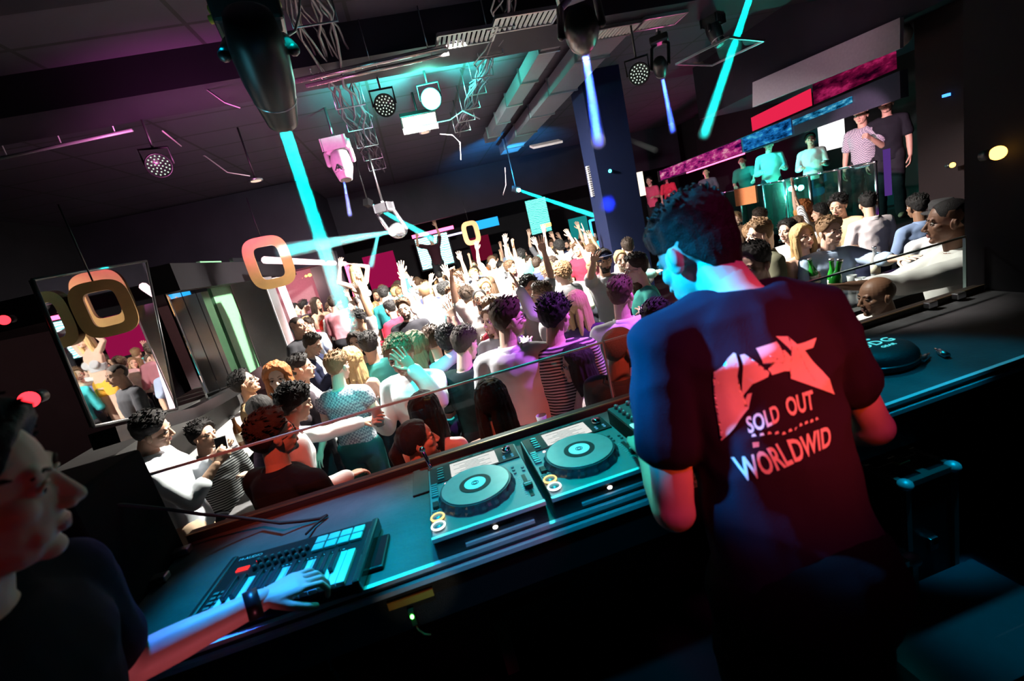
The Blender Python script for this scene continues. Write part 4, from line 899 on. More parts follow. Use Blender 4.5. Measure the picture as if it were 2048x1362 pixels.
bx('housing', (0,0,.06), (.5,.26,.1), BLACKPL, so, bev=.01); b = BM(tube, [(0,0,0),(0,0,CZ-SP.z)], .015, 6); b.transform(look(SP, SP+V((.0,-1,-.9))).to_matrix().inverted().to_4x4()); obj('drop_pole', b, BLACKPL, so); bx('tube', (0,.05,-.01), (.44,.06,.03), LED_WHITE, so); bx('reflector', (0,0,.004), (.46,.22,.01), mat_emit('strobe_reflector', (1,.85,.75), 4), so)
# tubes, ducts, cables
def hung(a, b, r):
    bm = BM(tube, [a, b], r, 12); a, b = V(a), V(b)
    for t in (.12, .5, .88): p = a.lerp(b, t); tube(bm, [p, V((p.x,p.y,CZ))], .006, 6)
    return bm
for k, (a, b, r) in enumerate((((-0.622, 4.753, 3.98), (0.788, 4.572, 3.98), .022), ((-0.549, 4.899, 3.98), (0.823, 4.732, 3.98), .017))):
    tag(obj('pipe', hung(a, b, r), mat('pink_lit_chrome', (.8,.72,.72), .22, .85)), ['upper bright metal pipe across the ceiling','lower bright metal pipe across the ceiling'][k], 'pipe', 'bright ceiling pipes')  # pink light on the chrome is mixed into the metal colour
tag(obj('pipe', hung((-3.563, 5.38, 4.0), (-2.259, 5.265, 4.0), .015), ALU), 'thin pale pipe on the far left of the ceiling', 'pipe')
for k, (pts, lab) in enumerate((([(-2.074, 5.433, 4.0), (-2.781, 7.827, 4.489), (-2.539, 7.754, 4.341), (-2.29, 7.644, 4.036), (-2.02, 7.682, 3.937)], 'pale cable sagging across the left ceiling from the thin pipe'), ([(0.339, 6.785, 3.941), (0.602, 6.627, 3.889), (0.927, 6.462, 3.847), (1.099, 6.341, 3.893), (1.311, 6.382, 3.767)], 'pale cable sagging right of the strobe light'), ([(0.85, 7.317, 3.901), (1.026, 7.276, 3.843), (1.103, 7.233, 3.71), (1.062, 7.289, 3.474)], 'short pale cable hanging under the strobe light'), ([(-0.256, 3.463, 3.982), (-0.286, 3.323, 3.805), (-0.324, 3.192, 3.662), (-0.394, 2.963, 3.52)], 'teal lit cable looping to the big black moving head light'), ([(-1.427, 4.827, 4.132), (-1.242, 4.746, 3.907), (-1.128, 4.711, 3.834)], 'dark cable hanging under the left ceiling beam'), ([(1.939, 8.267, 3.37), (1.873, 8.209, 3.071), (1.819, 8.393, 2.933)], 'curled cable hanging above the small ring sign'))):
    tag(obj('hanging_cable', BM(tube, pts, .008, 6), mat('cable_pale', (.5,.42,.45), .5)), lab, 'cable', 'sagging ceiling cables')
def cable_tray(x, y0, y1, z, lab, n=9, sd=1, w=.13):
    r = random.Random(sd); b = bmesh.new()
    for k in range(n):
        ox, oz, ph = r.uniform(-w, w), r.uniform(-.05, .05), r.uniform(0, 6)
        tube(b, [V((x+ox+.05*math.sin(i*1.1+ph)+.02*math.sin(i*2.7+ph), y0+(y1-y0)*i/22, z+oz+.03*math.sin(i*.9+ph*2))) for i in range(23)], r.uniform(.007,.015), 6)
    o = empty('cable_bundle', (x,y0,z), lab, 'cables', 'ceiling cable bundles'); b.transform(Matrix.Translation((-x,-y0,-z))); obj('cables', b, mat('cable_grey', (.07,.05,.07), .5), o)
    for k in range(8):
        h = bmesh.new(); y = (y1-y0)*(k+.5)/8
        tube(h, [(-w-.03,y,.25),(-w-.03,y,-.07),(w+.03,y,-.07),(w+.03,y,.25)], .008, 6); obj('hanger', h, METAL, o)
cable_tray(-.24, 2.5, 10, 4.08, 'tangled cable bundle running along the ceiling left of the green lamp', 12, 1); cable_tray(1.3, 3.6, 8.2, 4.08, 'tangled cable bundle running along the ceiling right of the green lamp', 9, 2, .1)
DUCT = mat('duct_metal', (.22,.2,.24), .45, .5)
for k, (x, w, h, y0, y1, lab) in enumerate(((2.05,.22,.16,4.9,9.5,'long rectangular air duct along the ceiling right of the cables'), (2.75,.42,.2,5.2,11,'wider air duct along the ceiling beside the dark blue column'))):
    o = empty('air_duct', (x,y0,4.15), lab, 'duct', 'ceiling air ducts'); bx('casing', (0,(y1-y0)/2,0), (w,y1-y0,h), DUCT, o)
    for j in range(5): bx('flange', (0,(y1-y0)*(j+.5)/5,0), (w+.04,.03,h+.04), METAL, o)
def grille(p, w, d, lab, n=12):
    o = empty('vent_grille', p, lab, 'vent', 'ceiling vent grilles'); fr = bmesh.new()
    for s in (-1, 1): box(fr, (s*w/2,0,0), (.02,d,.03)); box(fr, (0,s*d/2,0), (w,.02,.03))
    obj('frame', fr, METAL, o)
    for j in range(n): bx('slat', (-w/2+w*(j+.5)/n,0,0), (w/n*.55,d,.012), mat('slat_metal', (.5,.55,.55), .4, .5), o, Matrix.Rotation(rad(25), 3, 'Y'))
grille((0.982, 4.558, 4.02), .55, .28, 'slatted vent grille right of the bright pipes'); grille((1.518, 4.408, 4.02), .6, .28, 'slatted vent grille above the violet moving head light'); grille((2.684, 5.0, 4.02), .5, .26, 'teal slatted vent grille right of the violet moving head light'); grille((3.188, 4.946, 4.02), .5, .26, 'teal slatted vent grille near the top right of the ceiling')
for p, lab in (((-1.751, 6.851, 3.674), 'small round ceiling light with a warm glint on the left'), ((0.659, 7.585, 4.027), 'small disc ceiling speaker under the strobe light'), ((1.129, 6.162, 4.492), 'small round ceiling light beside the bright pipes')):
    o = empty('ceiling_light', p, lab, 'ceiling light', 'small ceiling lights'); obj('trim_ring', BM(cyl, (0,0,0), (0,0,.03), .09), METAL, o, True); obj('lens', BM(cyl, (0,0,-.004), (0,0,.002), .065), mat_emit('warm_glint', (1,.65,.5), 1.2), o); obj('stem', BM(cyl, (0,0,.03), (0,0,CZ-p[2]), .012), BLACKPL, o)
sm = empty('security_camera', (6.124, 4.792, 3.368), 'white dome camera at the top of the black pillar', 'camera'); obj('dome', BM(ell, (0,0,0), (.12,.12,.13)), mat('dome_shell', (.55,.45,.43), .3), sm, True); bx('arm', (.12,.05,.14), (.26,.06,.04), WHITEPL, sm)
tag(bx('reflector_board', (3.088, 9.214, 3.772), (.62,.25,.04), mat('pale_board', (.5,.42,.45), .5), R=Matrix.Rotation(rad(20), 3, 'X')), 'small pale board hanging under the ceiling left of the blue beam', 'board')
gf = empty('clear_panel', (3.826, 4.9, 3.59), 'square transparent frame hanging in the upper right ceiling', 'frame', rot=(0,0,rad(25))); f_ = bmesh.new()
for s in (-1, 1): box(f_, (s*.38,0,0), (.02,.62,.02)); box(f_, (0,s*.3,0), (.78,.02,.02))
obj('frame', f_, METAL, gf); bx('sheet', (0,0,0), (.74,.58,.006), GLASS, gf)
CEILB = ((2.492, 10.816, 3.548))
for p, m, lab in (((6.169, 4.453, 2.377), LED_RED, 'small red indicator lamp right of the black pillar'), ((5.948, 4.15, 1.809), LED_AMBER, 'small amber lamp right of the black pillar'), ((2.6, 1.637, 2.047), LED_AMBER, 'small amber lamp at the far right edge'), ((-2.359, 3.127, 2.414), LED_RED, 'small red lamp at the left edge beside the mirror'), ((-1.443, 1.856, 2.042), LED_RED, 'red glowing lamp behind the foreground man on the left'), ((3.374, 7.184, 2.821), mat_emit('cyan_dot', (.1,.9,.9), 4), 'small cyan lamp high on the dark blue column')):
    o = empty('indicator_lamp', p, lab, 'lamp', 'small coloured indicator lamps'); s = .028 if p[1] > 2 else .03; obj('bulb', BM(ell, (0,0,0), (s,s,s)), m, o, True); obj('socket', BM(cyl, (0,.01,0), (0,.06,0), s*.8), BLACKPL, o, True)
tag(plate('blue_strip_light', 'x', 'light strip', (6.273, 4.27, 2.557), .5, .03, LED_BLUE), 'thin blue strip light right of the black pillar', 'light strip')
# ---------------------------------------------------------------- people
def place(fig, name, head, g, floor, label, group=None, sc=None):
    o = new(name, fig['body']); hc = fig['MH'].translation; s = sc or max(.84, min(1.1, (head[2]-floor)/hc.z))
    Rz = Matrix.Rotation(rad(-g), 3, 'Z'); q = Rz @ V((hc.x, hc.y, 0))*s
    o.location = (head[0]-q.x, head[1]-q.y, floor); o.rotation_euler.z = rad(-g); o.scale = (s,s,s)
    return tag(o, label, 'person', group)
def flush():
    for o in PENDING: COL.objects.link(o)
    PENDING.clear()
def world(o, p):
    return Matrix.Translation(o.location) @ Matrix.Rotation(o.rotation_euler.z, 4, 'Z') @ Matrix.Diagonal((*o.scale, 1)) @ V(p)
# the performer at the desk
DJ_ROOT = V((.572,.68,.4)); DJ_S = 1.1
def dl(p): return (V(p)-DJ_ROOT)/DJ_S
djf = figure(lean=18, side=5, head=(-12,24,-3), hk='m', top='tee', fine=.0075, wrinkle=.008, build=.92, seed=4, hs=.92, nz=-.055, slv=.28,
             custom={-1: (dl((.37,.77,1.58)), dl((.46,1.05,1.56))), 1: (dl((.88,.78,1.60)), dl((.76,1.06,1.53)))}, arms=(ARMS['reach'], ARMS['reach']))
dj = tag(new('person', djf['body']), 'man seen from behind at the desk in a dark printed T-shirt', 'person'); dj.location = DJ_ROOT; dj.scale = (DJ_S,)*3
dress(dj, djf, 'fade', 'darkbrown', 'fair', (.022,.014,.030), (.004,.003,.004), topname='t_shirt', hseed=5)
bh = make_hair('fade', 5, .003)
for v in bh.vertices:
    p = v.co
    if p.y < .03 and p.z < .0: p.z *= 1.0+.65*min(1, (.03-p.y)/.07); p.y -= .002
    p.x *= .93
bh.update()
for c in PENDING:
    if c.parent == dj and c.name.startswith('hair'): c.data = bh
# the print on the back of the T-shirt, laid on the cloth
PRINT = mat('shirt_print', (.82,.8,.78), .8)
tee = [c for c in PENDING if c.parent == dj and c.name.startswith('t_shirt')][0]
tbv = BVHTree.FromPolygons([v.co for v in djf['top'].vertices], [p.vertices for p in djf['top'].polygons])
def lay(bm, name):
    """subdivide a flat (x, z) shape and lay it on the back of the shirt"""
    bmesh.ops.triangulate(bm, faces=bm.faces)
    for k in range(6):
        es = [e for e in bm.edges if e.calc_length() > .006]
        if not es: break
        bmesh.ops.subdivide_edges(bm, edges=es, cuts=1); bmesh.ops.triangulate(bm, faces=bm.faces)
    for v in bm.verts:
        h = tbv.ray_cast(V((v.co.x, -2, v.co.z)), V((0,1,0)))
        if h[0]: v.co.y = h[0].y-.0022
    new(name, to_mesh(bm, name, [PRINT], True), tee)
def poly_print(polys, name):
    bm = bmesh.new()
    for q in polys: bm.faces.new([bm.verts.new((x, 0, z)) for x, z in q])
    lay(bm, name)
def text_print(s, quad, name, shear=0.):
    me = text_mesh(s, 1, 0, bold=.025); xs = [v.co.x for v in me.vertices]; ys = [v.co.y for v in me.vertices]; x0, x1, y0, y1 = min(xs), max(xs), min(ys), max(ys)
    bl, br, tl, tr = (V((x, 0, z)) for x, z in quad); bm = bmesh.new(); bm.from_mesh(me)
    bmesh.ops.triangulate(bm, faces=bm.faces)
    for v in bm.verts:
        a = (v.co.x-x0)/(x1-x0); b = (v.co.y-y0)/(y1-y0); v.co = bl.lerp(br, a).lerp(tl.lerp(tr, a), b)
    lay(bm, name)
poly_print([[(-0.0925, 1.3378), (-0.077, 1.3458), (-0.0756, 1.3305), (-0.0666, 1.3539), (-0.0526, 1.3621), (-0.0502, 1.3604), (-0.0601, 1.325), (-0.0727, 1.2689), (-0.0637, 1.2752), (-0.0521, 1.2932), (-0.0462, 1.2943), (-0.0575, 1.2699), (-0.0772, 1.2538), (-0.108, 1.2226), (-0.1087, 1.224), (-0.0903, 1.2719), (-0.0774, 1.3161), (-0.086, 1.3094), (-0.0958, 1.2984), (-0.0979, 1.2992), (-0.0904, 1.3241)], [(-0.0458, 1.3574), (-0.0389, 1.3578), (-0.043, 1.3428), (-0.0133, 1.3224), (-0.0173, 1.316), (-0.0423, 1.3087), (-0.0589, 1.2909), (-0.0598, 1.2914)], [(-0.0182, 1.3626), (0.0156, 1.3664), (0.0175, 1.3586), (-0.0075, 1.3565), (-0.0081, 1.3493), (0.0215, 1.3515), (0.0487, 1.3068), (0.0125, 1.3178), (-0.011, 1.3175), (-0.0102, 1.3255), (-0.0139, 1.3282), (0.0163, 1.3301), (0.0123, 1.3399), (-0.0186, 1.3382)], [(0.0192, 1.3737), (0.04, 1.3681), (0.0479, 1.3534), (0.0998, 1.3482), (0.0829, 1.3366), (0.0602, 1.3396), (0.0878, 1.2954), (0.11, 1.244), (0.0198, 1.3034), (0.0648, 1.2855)]], 'shirt_logo')
text_print('SOLD', [(-0.0724, 1.2331), (-0.0201, 1.2453), (-0.0672, 1.2572), (-0.0169, 1.2717)], 'shirt_lettering')
text_print('OUT', [(-0.0051, 1.2471), (0.0464, 1.2447), (-0.0027, 1.2772), (0.0497, 1.2769)], 'shirt_lettering')
text_print('WORL', [(-0.1023, 1.1573), (-0.022, 1.1764), (-0.1031, 1.1949), (-0.0306, 1.2154)], 'shirt_lettering')
text_print('DWID', [(-0.0206, 1.1781), (0.0542, 1.1822), (-0.0218, 1.2143), (0.0659, 1.2115)], 'shirt_lettering')
poly_print([[(-0.0706, 1.2283), (-0.0638, 1.2289), (-0.0646, 1.2329), (-0.0689, 1.2322)], [(-0.0594, 1.2284), (-0.0526, 1.2291), (-0.0532, 1.2331), (-0.0578, 1.2324)], [(-0.0482, 1.229), (-0.0414, 1.2296), (-0.0435, 1.2337), (-0.0465, 1.2329)], [(-0.0373, 1.2268), (-0.0305, 1.2274), (-0.0305, 1.2314), (-0.0356, 1.2307)], [(-0.0261, 1.2233), (-0.0193, 1.2239), (-0.0209, 1.228), (-0.0244, 1.2272)], [(-0.0147, 1.2254), (-0.0079, 1.226), (-0.0089, 1.23), (-0.013, 1.2293)], [(-0.0036, 1.2246), (0.0032, 1.2292), (0.0022, 1.2293), (-0.002, 1.2286)], [(0.0074, 1.2277), (0.0142, 1.2283), (0.0124, 1.2324), (0.0091, 1.2317)], [(0.0185, 1.2274), (0.0254, 1.2281), (0.0255, 1.2321), (0.0202, 1.2314)], [(0.0296, 1.2268), (0.0365, 1.2274), (0.0362, 1.2315), (0.0313, 1.2308)], [(0.0408, 1.227), (0.0476, 1.2277), (0.0456, 1.2317), (0.0425, 1.231)], [(-0.0722, 1.2199), (-0.0628, 1.2196), (-0.065, 1.212), (-0.0739, 1.2113)]], 'shirt_dates')

# the man in the left foreground
LF = V((-.665,.70,2.05)); ls = 1.02
lf0 = figure(lean=12, head=(-24,6,0), hk='m', seed=9)
hc = lf0['MH'].translation; LR = V((LF.x-hc.y*ls, LF.y+hc.x*ls, .4))
def ll(p):
    q = (V(p)-LR)/ls; return V((-q.y, q.x, q.z))
lff = figure(lean=12, head=(-24,6,0), hk='m', top='tee', fine=.0075, wrinkle=.004, seed=9, custom={-1: (ll((-.80,.925,1.545)), ll((-.565,1.045,1.515)))}, arms=(((.1,1,0),(.1,1,-.1),'keys'), 'down'))
lm = tag(new('person', lff['body']), 'dark foreground man in profile at the left edge playing the keyboard', 'person'); lm.location = LR; lm.rotation_euler.z = rad(-90); lm.scale = (ls,)*3
dress(lm, lff, 'short', 'black', 'fair', (.006,.007,.012), (.005,.005,.007), topname='t_shirt', hseed=8)
b = bmesh.new(); w, e = lff['wr'][-1], lff['el'][-1]; d = (w-e).normalized(); loft(b, [ring(w-d*.035, frame_to(d), .034,.031), ring(w-d*.035, frame_to(d), .036,.033), ring(w-d*.005, frame_to(d), .036,.033), ring(w-d*.005, frame_to(d), .034,.031)])
new('wristband', to_mesh(b, 'wristband', [BLACKPL], True), lm)
# guests one by one: label, head (x, y, z), heading, floor, figure options, hair, hair colour, skin, top colour, trousers colour, extras
GUESTS = [
  ('phoneman', 'man in pale shirt and beige trousers filming with a phone at the far left', (-1.813, 3.002, 1.574), 75, 0, {'arms': ('phone', 'phone'), 'top': 'rolled', 'collar': True, 'lean': -4, 'side': 4, 'head': (0, 18, 12), 'hk': 'm'}, 'fade', 'black', 'mid', (0.72, 0.74, 0.8), (0.72, 0.5, 0.36), {}),
  ('sofaman', 'young man in a striped shirt sitting on the sofa, left arm stretched out', (-2.159, 4.159, 1.168), 150, 0, {'arms': ('down', 'out'), 'top': 'shirt', 'collar': True, 'legs': 'sit', 'lap': 0.45, 'lean': -8, 'head': (-40, 0, 0), 'hk': 'm'}, 'messy', 'black', 'mid', (0.8, 0.8, 0.82), (0.02, 0.02, 0.024), {'m': 'stripe'}),
  ('suitman', 'man with glasses in a black jacket, back to us, behind the keyboard', (-0.851, 2.173, 1.573), 35, 0, {'arms': ('low', 'bent'), 'top': 'shirt', 'collar': True, 'head': (25, -4, 0), 'hk': 'm', 'build': 1.08, 'fine': 0.0095}, 'short', 'darkbrown', 'mid', (0.012, 0.012, 0.014), (0.02, 0.02, 0.024), {'specs': True, 'tn': 'jacket'}),
  ('tanman', 'man with dark glasses in a long tan top gazing to the right', (-1.666, 4.087, 1.534), 80, 0, {'arms': ('bent', 'low'), 'top': 'shirt', 'hk': 'm', 'head': (0, -16, 0)}, 'short', 'black', 'mid', (0.55, 0.38, 0.2), (0.3, 0.2, 0.1), {'specs': True}),
  ('redhead', 'red haired woman facing us at the left of the dance floor', (-1.27, 3.692, 1.565), 172, 0, {'arms': ('low', 'bent'), 'fem': True, 'hk': 'f', 'top': 'tee'}, 'wavy', 'ginger', 'fair', (0.06, 0.05, 0.06), (0.02, 0.02, 0.024), {}),
  ('whiteshirt', 'man in a white shirt looking right behind the red haired woman', (-1.184, 4.056, 1.536), 80, 0, {'arms': ('bent', 'bent'), 'top': 'shirt', 'collar': True, 'hk': 'mw'}, 'fade', 'black', 'mid', (0.8, 0.8, 0.82), (0.02, 0.02, 0.024), {}),
  ('navysuit', 'man in a navy jacket and white shirt looking down at his hands', (-1.345, 5.26, 1.556), 105, 0, {'arms': ('phone', 'phone'), 'top': 'jacket', 'collar': True, 'hk': 'm', 'head': (0, 22, 0)}, 'quiff', 'darkbrown', 'fair', (0.03, 0.035, 0.075), (0.02, 0.02, 0.024), {'cc': (0.8, 0.8, 0.82)}),
  ('redface', 'red lit man in a dark T-shirt by the light frame', (-1.701, 6.289, 1.719), 120, 0, {'arms': ('down', 'bent'), 'top': 'tee', 'hk': 'mw'}, 'buzz', 'darkbrown', 'mid', (0.05, 0.05, 0.055), (0.02, 0.02, 0.024), {}),
  ('capguy', 'man in a dark cap inside the niche', (-2.615, 10.594, 1.828), 60, 0, {'arms': ('drink', 'down'), 'top': 'shirt', 'hk': 'm'}, 'short', 'black', 'fair', (0.04, 0.04, 0.05), (0.02, 0.02, 0.024), {'capm': 1}),
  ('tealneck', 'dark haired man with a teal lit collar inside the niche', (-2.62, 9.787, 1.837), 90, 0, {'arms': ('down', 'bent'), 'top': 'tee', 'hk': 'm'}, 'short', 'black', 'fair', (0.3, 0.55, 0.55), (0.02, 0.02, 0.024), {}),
  ('redtop', 'woman in a red top inside the niche holding her arm out', (-2.284, 10.266, 1.806), 110, 0, {'arms': ('fwd', 'low'), 'fem': True, 'hk': 'f', 'top': 'cami'}, 'long', 'darkbrown', 'mid', (0.6, 0.04, 0.03), (0.02, 0.02, 0.024), {}),
  ('pinkshirt', 'man in a long pink shirt standing by the right post of the light frame', (-1.713, 9.084, 1.76), 20, 0, {'arms': ('low', 'bent'), 'top': 'shirt', 'hk': 'm'}, 'short', 'darkbrown', 'fair', (0.6, 0.25, 0.3), (0.02, 0.02, 0.024), {}),
  ('checkvest', 'man in a checked waistcoat seen from behind with short light hair', (-0.807, 3.627, 1.535), 20, 0, {'arms': ('bent', 'bent'), 'top': 'vest', 'hk': 'm', 'head': (10, 5, 0), 'build': 1.04}, 'fade', 'light', 'fair', (0.8, 0.8, 0.82), (0.02, 0.1, 0.1), {'m': 'check'}),
  ('curlytop', 'man with tousled black hair leaning right in a pale shirt, teal light on his back', (-0.936, 2.838, 1.533), 60, 0, {'arms': ('fwd', 'bent'), 'top': 'shirt', 'collar': True, 'lean': 14, 'head': (-10, 12, 0), 'hk': 'm'}, 'messy', 'black', 'mid', (0.8, 0.8, 0.82), (0.03, 0.035, 0.07), {}),
  ('darkgirl', 'dark haired woman looking down between the curly man and the man in black', (-1.338, 3.36, 1.428), 300, 0, {'arms': ('bent', 'low'), 'fem': True, 'hk': 'f', 'top': 'tee', 'head': (0, 18, 0)}, 'long', 'black', 'fair', (0.05, 0.03, 0.05), (0.02, 0.02, 0.024), {}),
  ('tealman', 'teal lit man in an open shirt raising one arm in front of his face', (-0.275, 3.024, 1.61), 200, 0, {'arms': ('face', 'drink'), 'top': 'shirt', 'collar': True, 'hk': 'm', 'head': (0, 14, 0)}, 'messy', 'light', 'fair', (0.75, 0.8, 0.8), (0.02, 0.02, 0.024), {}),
  ('colourblock', 'person in a colour block jacket with a white panel, seen from behind', (-0.618, 4.208, 1.554), 350, 0, {'arms': ('bent', 'low'), 'top': 'shirt', 'hk': 'm'}, 'short', 'black', 'mid', (0.05, 0.3, 0.28), (0.02, 0.02, 0.024), {'tn': 'jacket'}),
  ('pinkwoman', 'woman with a pink lit face behind the colour block jacket', (-0.923, 5.375, 1.449), 185, 0, {'arms': ('bent', 'low'), 'fem': True, 'hk': 'f', 'top': 'cami'}, 'wavy', 'darkbrown', 'fair', (0.3, 0.06, 0.08), (0.02, 0.02, 0.024), {}),
  ('longhairwave', 'woman with wavy light brown hair seen from behind left of the two men in black', (-0.182, 3.464, 1.555), 10, 0, {'arms': ('bent', 'upbent'), 'fem': True, 'hk': 'f', 'top': 'tee'}, 'wavy', 'light', 'fair', (0.6, 0.6, 0.62), (0.02, 0.02, 0.024), {}),
  ('bluntgirl', 'woman with honey blond hair seen from behind near the dancer', (-0.761, 4.008, 1.487), 15, 0, {'arms': ('low', 'bent'), 'fem': True, 'hk': 'f', 'top': 'cami'}, 'wavy', 'blond', 'fair', (0.7, 0.6, 0.62), (0.02, 0.02, 0.024), {}),
  ('lilacback', 'man in a pale lilac shirt seen from behind with short brown hair', (-0.048, 3.65, 1.535), 10, 0, {'arms': ('bent', 'down'), 'top': 'shirt', 'collar': True, 'hk': 'm'}, 'fade', 'brown', 'fair', (0.72, 0.66, 0.78), (0.02, 0.02, 0.024), {}),
  ('blacktee', 'man in a black T-shirt seen from behind, left one of the pair', (0.069, 3.485, 1.532), 5, 0, {'arms': ('bent', 'bent'), 'top': 'tee', 'hk': 'm'}, 'messy', 'black', 'mid', (0.02, 0.02, 0.024), (0.02, 0.02, 0.024), {}),
  ('undercut', 'man in a black T-shirt with an undercut turning right, right one of the pair', (0.168, 3.094, 1.547), 25, 0, {'arms': ('bent', 'fwd'), 'top': 'tee', 'hk': 'm', 'head': (20, 12, 0)}, 'quiff', 'darkbrown', 'fair', (0.015, 0.025, 0.025), (0.02, 0.02, 0.024), {}),
  ('lavender', 'tall man with glasses in a long white shirt tinted lavender, seen from behind', (0.456, 2.771, 1.696), 15, 0, {'arms': ('bent', 'low'), 'top': 'shirt', 'collar': True, 'hk': 'm', 'head': (60, 0, 0), 'build': 1.04}, 'fade', 'brown', 'fair', (0.8, 0.8, 0.82), (0.03, 0.035, 0.07), {'specs': True}),
  ('stripeman', 'dark curly haired man in a striped black shirt seen from behind', (0.746, 2.714, 1.651), 12, 0, {'arms': ('fwd', 'low'), 'top': 'shirt', 'hk': 'm', 'head': (42, 8, 0)}, 'messy', 'black', 'fair', (0.02, 0.02, 0.024), (0.02, 0.02, 0.024), {'m': 'stripe'}),
  ('pinkhair', 'man in a white shirt tinted violet, pink light on his neck, seen from behind', (1.298, 2.93, 1.62), 20, 0, {'arms': ('bent', 'fwd'), 'top': 'shirt', 'collar': True, 'hk': 'm', 'head': (30, 0, 0), 'build': 1.04}, 'fade', 'brown', 'fair', (0.8, 0.8, 0.82), (0.03, 0.035, 0.07), {}),
  ('balding', 'balding man in a grey shirt with a red lit face right behind the glass', (0.857, 2.053, 1.536), 65, 0, {'arms': ('bent', 'bent'), 'top': 'shirt', 'collar': True, 'hk': 'mb', 'head': (12, 2, 0), 'build': 1.1, 'fine': 0.0095}, 'buzz', 'grey', 'mid', (0.1, 0.1, 0.1), (0.02, 0.02, 0.024), {}),
  ('darkcrop', 'man with dark cropped hair and a white T-shirt half hidden by the performer', (1.254, 2.387, 1.531), 35, 0, {'arms': ('bent', 'low'), 'top': 'tee', 'hk': 'm', 'head': (20, 10, 0)}, 'short', 'black', 'mid', (0.8, 0.8, 0.82), (0.02, 0.02, 0.024), {}),
  ('seatwoman', 'seated woman with long dark hair and a sequined top holding a glass', (0.758, 2.542, 1.364), 285, 0, {'arms': ('drink', 'drink'), 'fem': True, 'hk': 'f', 'top': 'tee', 'legs': 'sit', 'lap': 0.78, 'fine': 0.0095}, 'long', 'black', 'fair', (0.6, 0.45, 0.45), (0.02, 0.02, 0.024), {'m': 'satin'}),
  ('darkback', 'woman with long straight dark hair seen from behind at the glass', (0.185, 2.276, 1.387), 10, 0, {'arms': ('low', 'bent'), 'fem': True, 'hk': 'f', 'top': 'cami', 'legs': 'sit', 'lap': 0.75, 'fine': 0.0095}, 'long', 'darkbrown', 'fair', (0.35, 0.1, 0.12), (0.02, 0.02, 0.024), {}),
  ('profile', 'woman in profile with tied dark hair, red light on her face, at the glass', (-0.245, 2.272, 1.296), 75, 0, {'arms': ('low', 'bent'), 'fem': True, 'hk': 'f', 'top': 'cami', 'legs': 'sit', 'lap': 0.66, 'fine': 0.0095, 'head': (8, -4, 0)}, 'tied', 'darkbrown', 'fair', (0.5, 0.5, 0.5), (0.02, 0.02, 0.024), {}),
  ('behindwoman', 'woman with long dark hair seen from behind beside the red lit profile', (-0.181, 2.534, 1.353), 15, 0, {'arms': ('bent', 'low'), 'fem': True, 'hk': 'f', 'top': 'cami', 'legs': 'sit', 'lap': 0.74, 'fine': 0.0095}, 'long', 'black', 'fair', (0.4, 0.12, 0.14), (0.02, 0.02, 0.024), {}),
  ('beard', 'bearded man with round glasses raising his fist in the crowd', (0.557, 4.968, 1.611), 185, 0, {'arms': ('down', 'upfist'), 'top': 'tee', 'hk': 'mb', 'head': (0, -6, 0)}, 'buzz', 'black', 'mid', (0.75, 0.75, 0.75), (0.02, 0.02, 0.024), {'specs': True}),
  ('brownhair', 'woman with straight brown hair beside the tall man in white', (0.476, 3.723, 1.56), 200, 0, {'arms': ('bent', 'low'), 'fem': True, 'hk': 'f', 'top': 'tee', 'head': (40, 0, 0)}, 'long', 'brown', 'fair', (0.2, 0.2, 0.22), (0.02, 0.02, 0.024), {}),
  ('blondcrop', 'person with a blond bob seen from behind right of the man in stripes', (1.13, 3.408, 1.55), 25, 0, {'arms': ('bent', 'bent'), 'fem': True, 'hk': 'f', 'top': 'tee'}, 'long', 'blond', 'fair', (0.05, 0.03, 0.08), (0.02, 0.02, 0.024), {}),
  ('glassman', 'man with glasses in profile left of the man in stripes', (1.043, 4.16, 1.595), 290, 0, {'arms': ('upbent', 'low'), 'top': 'shirt', 'hk': 'm'}, 'short', 'brown', 'fair', (0.8, 0.8, 0.82), (0.02, 0.02, 0.024), {'specs': True}),
  ('greyshirt', 'man in a grey shirt with curly light hair in mid crowd', (1.609, 5.221, 1.635), 330, 0, {'arms': ('bent', 'bent'), 'top': 'shirt', 'collar': True, 'hk': 'm'}, 'curly', 'light', 'fair', (0.14, 0.14, 0.15), (0.02, 0.02, 0.024), {}),
  ('tealtop', 'woman in a teal lit top right of the crowd, facing us', (2.408, 5.259, 1.599), 190, 0, {'arms': ('out', 'low'), 'fem': True, 'hk': 'f', 'top': 'tee'}, 'bun', 'blond', 'fair', (0.3, 0.7, 0.65), (0.02, 0.02, 0.024), {}),
  ('specsman', 'man with glasses and a teal shirt in profile beside the performer', (1.835, 3.736, 1.661), 280, 0, {'arms': ('bent', 'low'), 'top': 'shirt', 'hk': 'm'}, 'fade', 'darkbrown', 'fair', (0.1, 0.6, 0.5), (0.02, 0.02, 0.024), {'specs': True}),
  ('capman', 'man in a dark cap facing us in the right part of the crowd', (1.98, 4.759, 1.693), 185, 0, {'arms': ('bent', 'fwdup'), 'top': 'tee', 'hk': 'mb'}, 'short', 'black', 'mid', (0.5, 0.5, 0.52), (0.02, 0.02, 0.024), {'capm': 1}),
  ('redbrown', 'woman with long auburn hair seen from behind left of the performer', (1.879, 3.791, 1.478), 30, 0, {'arms': ('low', 'bent'), 'fem': True, 'hk': 'f', 'top': 'tee'}, 'long', 'brown', 'fair', (0.12, 0.02, 0.12), (0.02, 0.02, 0.024), {}),
  ('redcheek', 'man with a red lit cheek facing left right behind the performer', (1.954, 2.425, 1.686), 265, 0, {'arms': ('bent', 'drink'), 'top': 'tee', 'hk': 'm', 'head': (-8, 6, 0)}, 'fade', 'black', 'fair', (0.8, 0.8, 0.82), (0.02, 0.02, 0.024), {}),
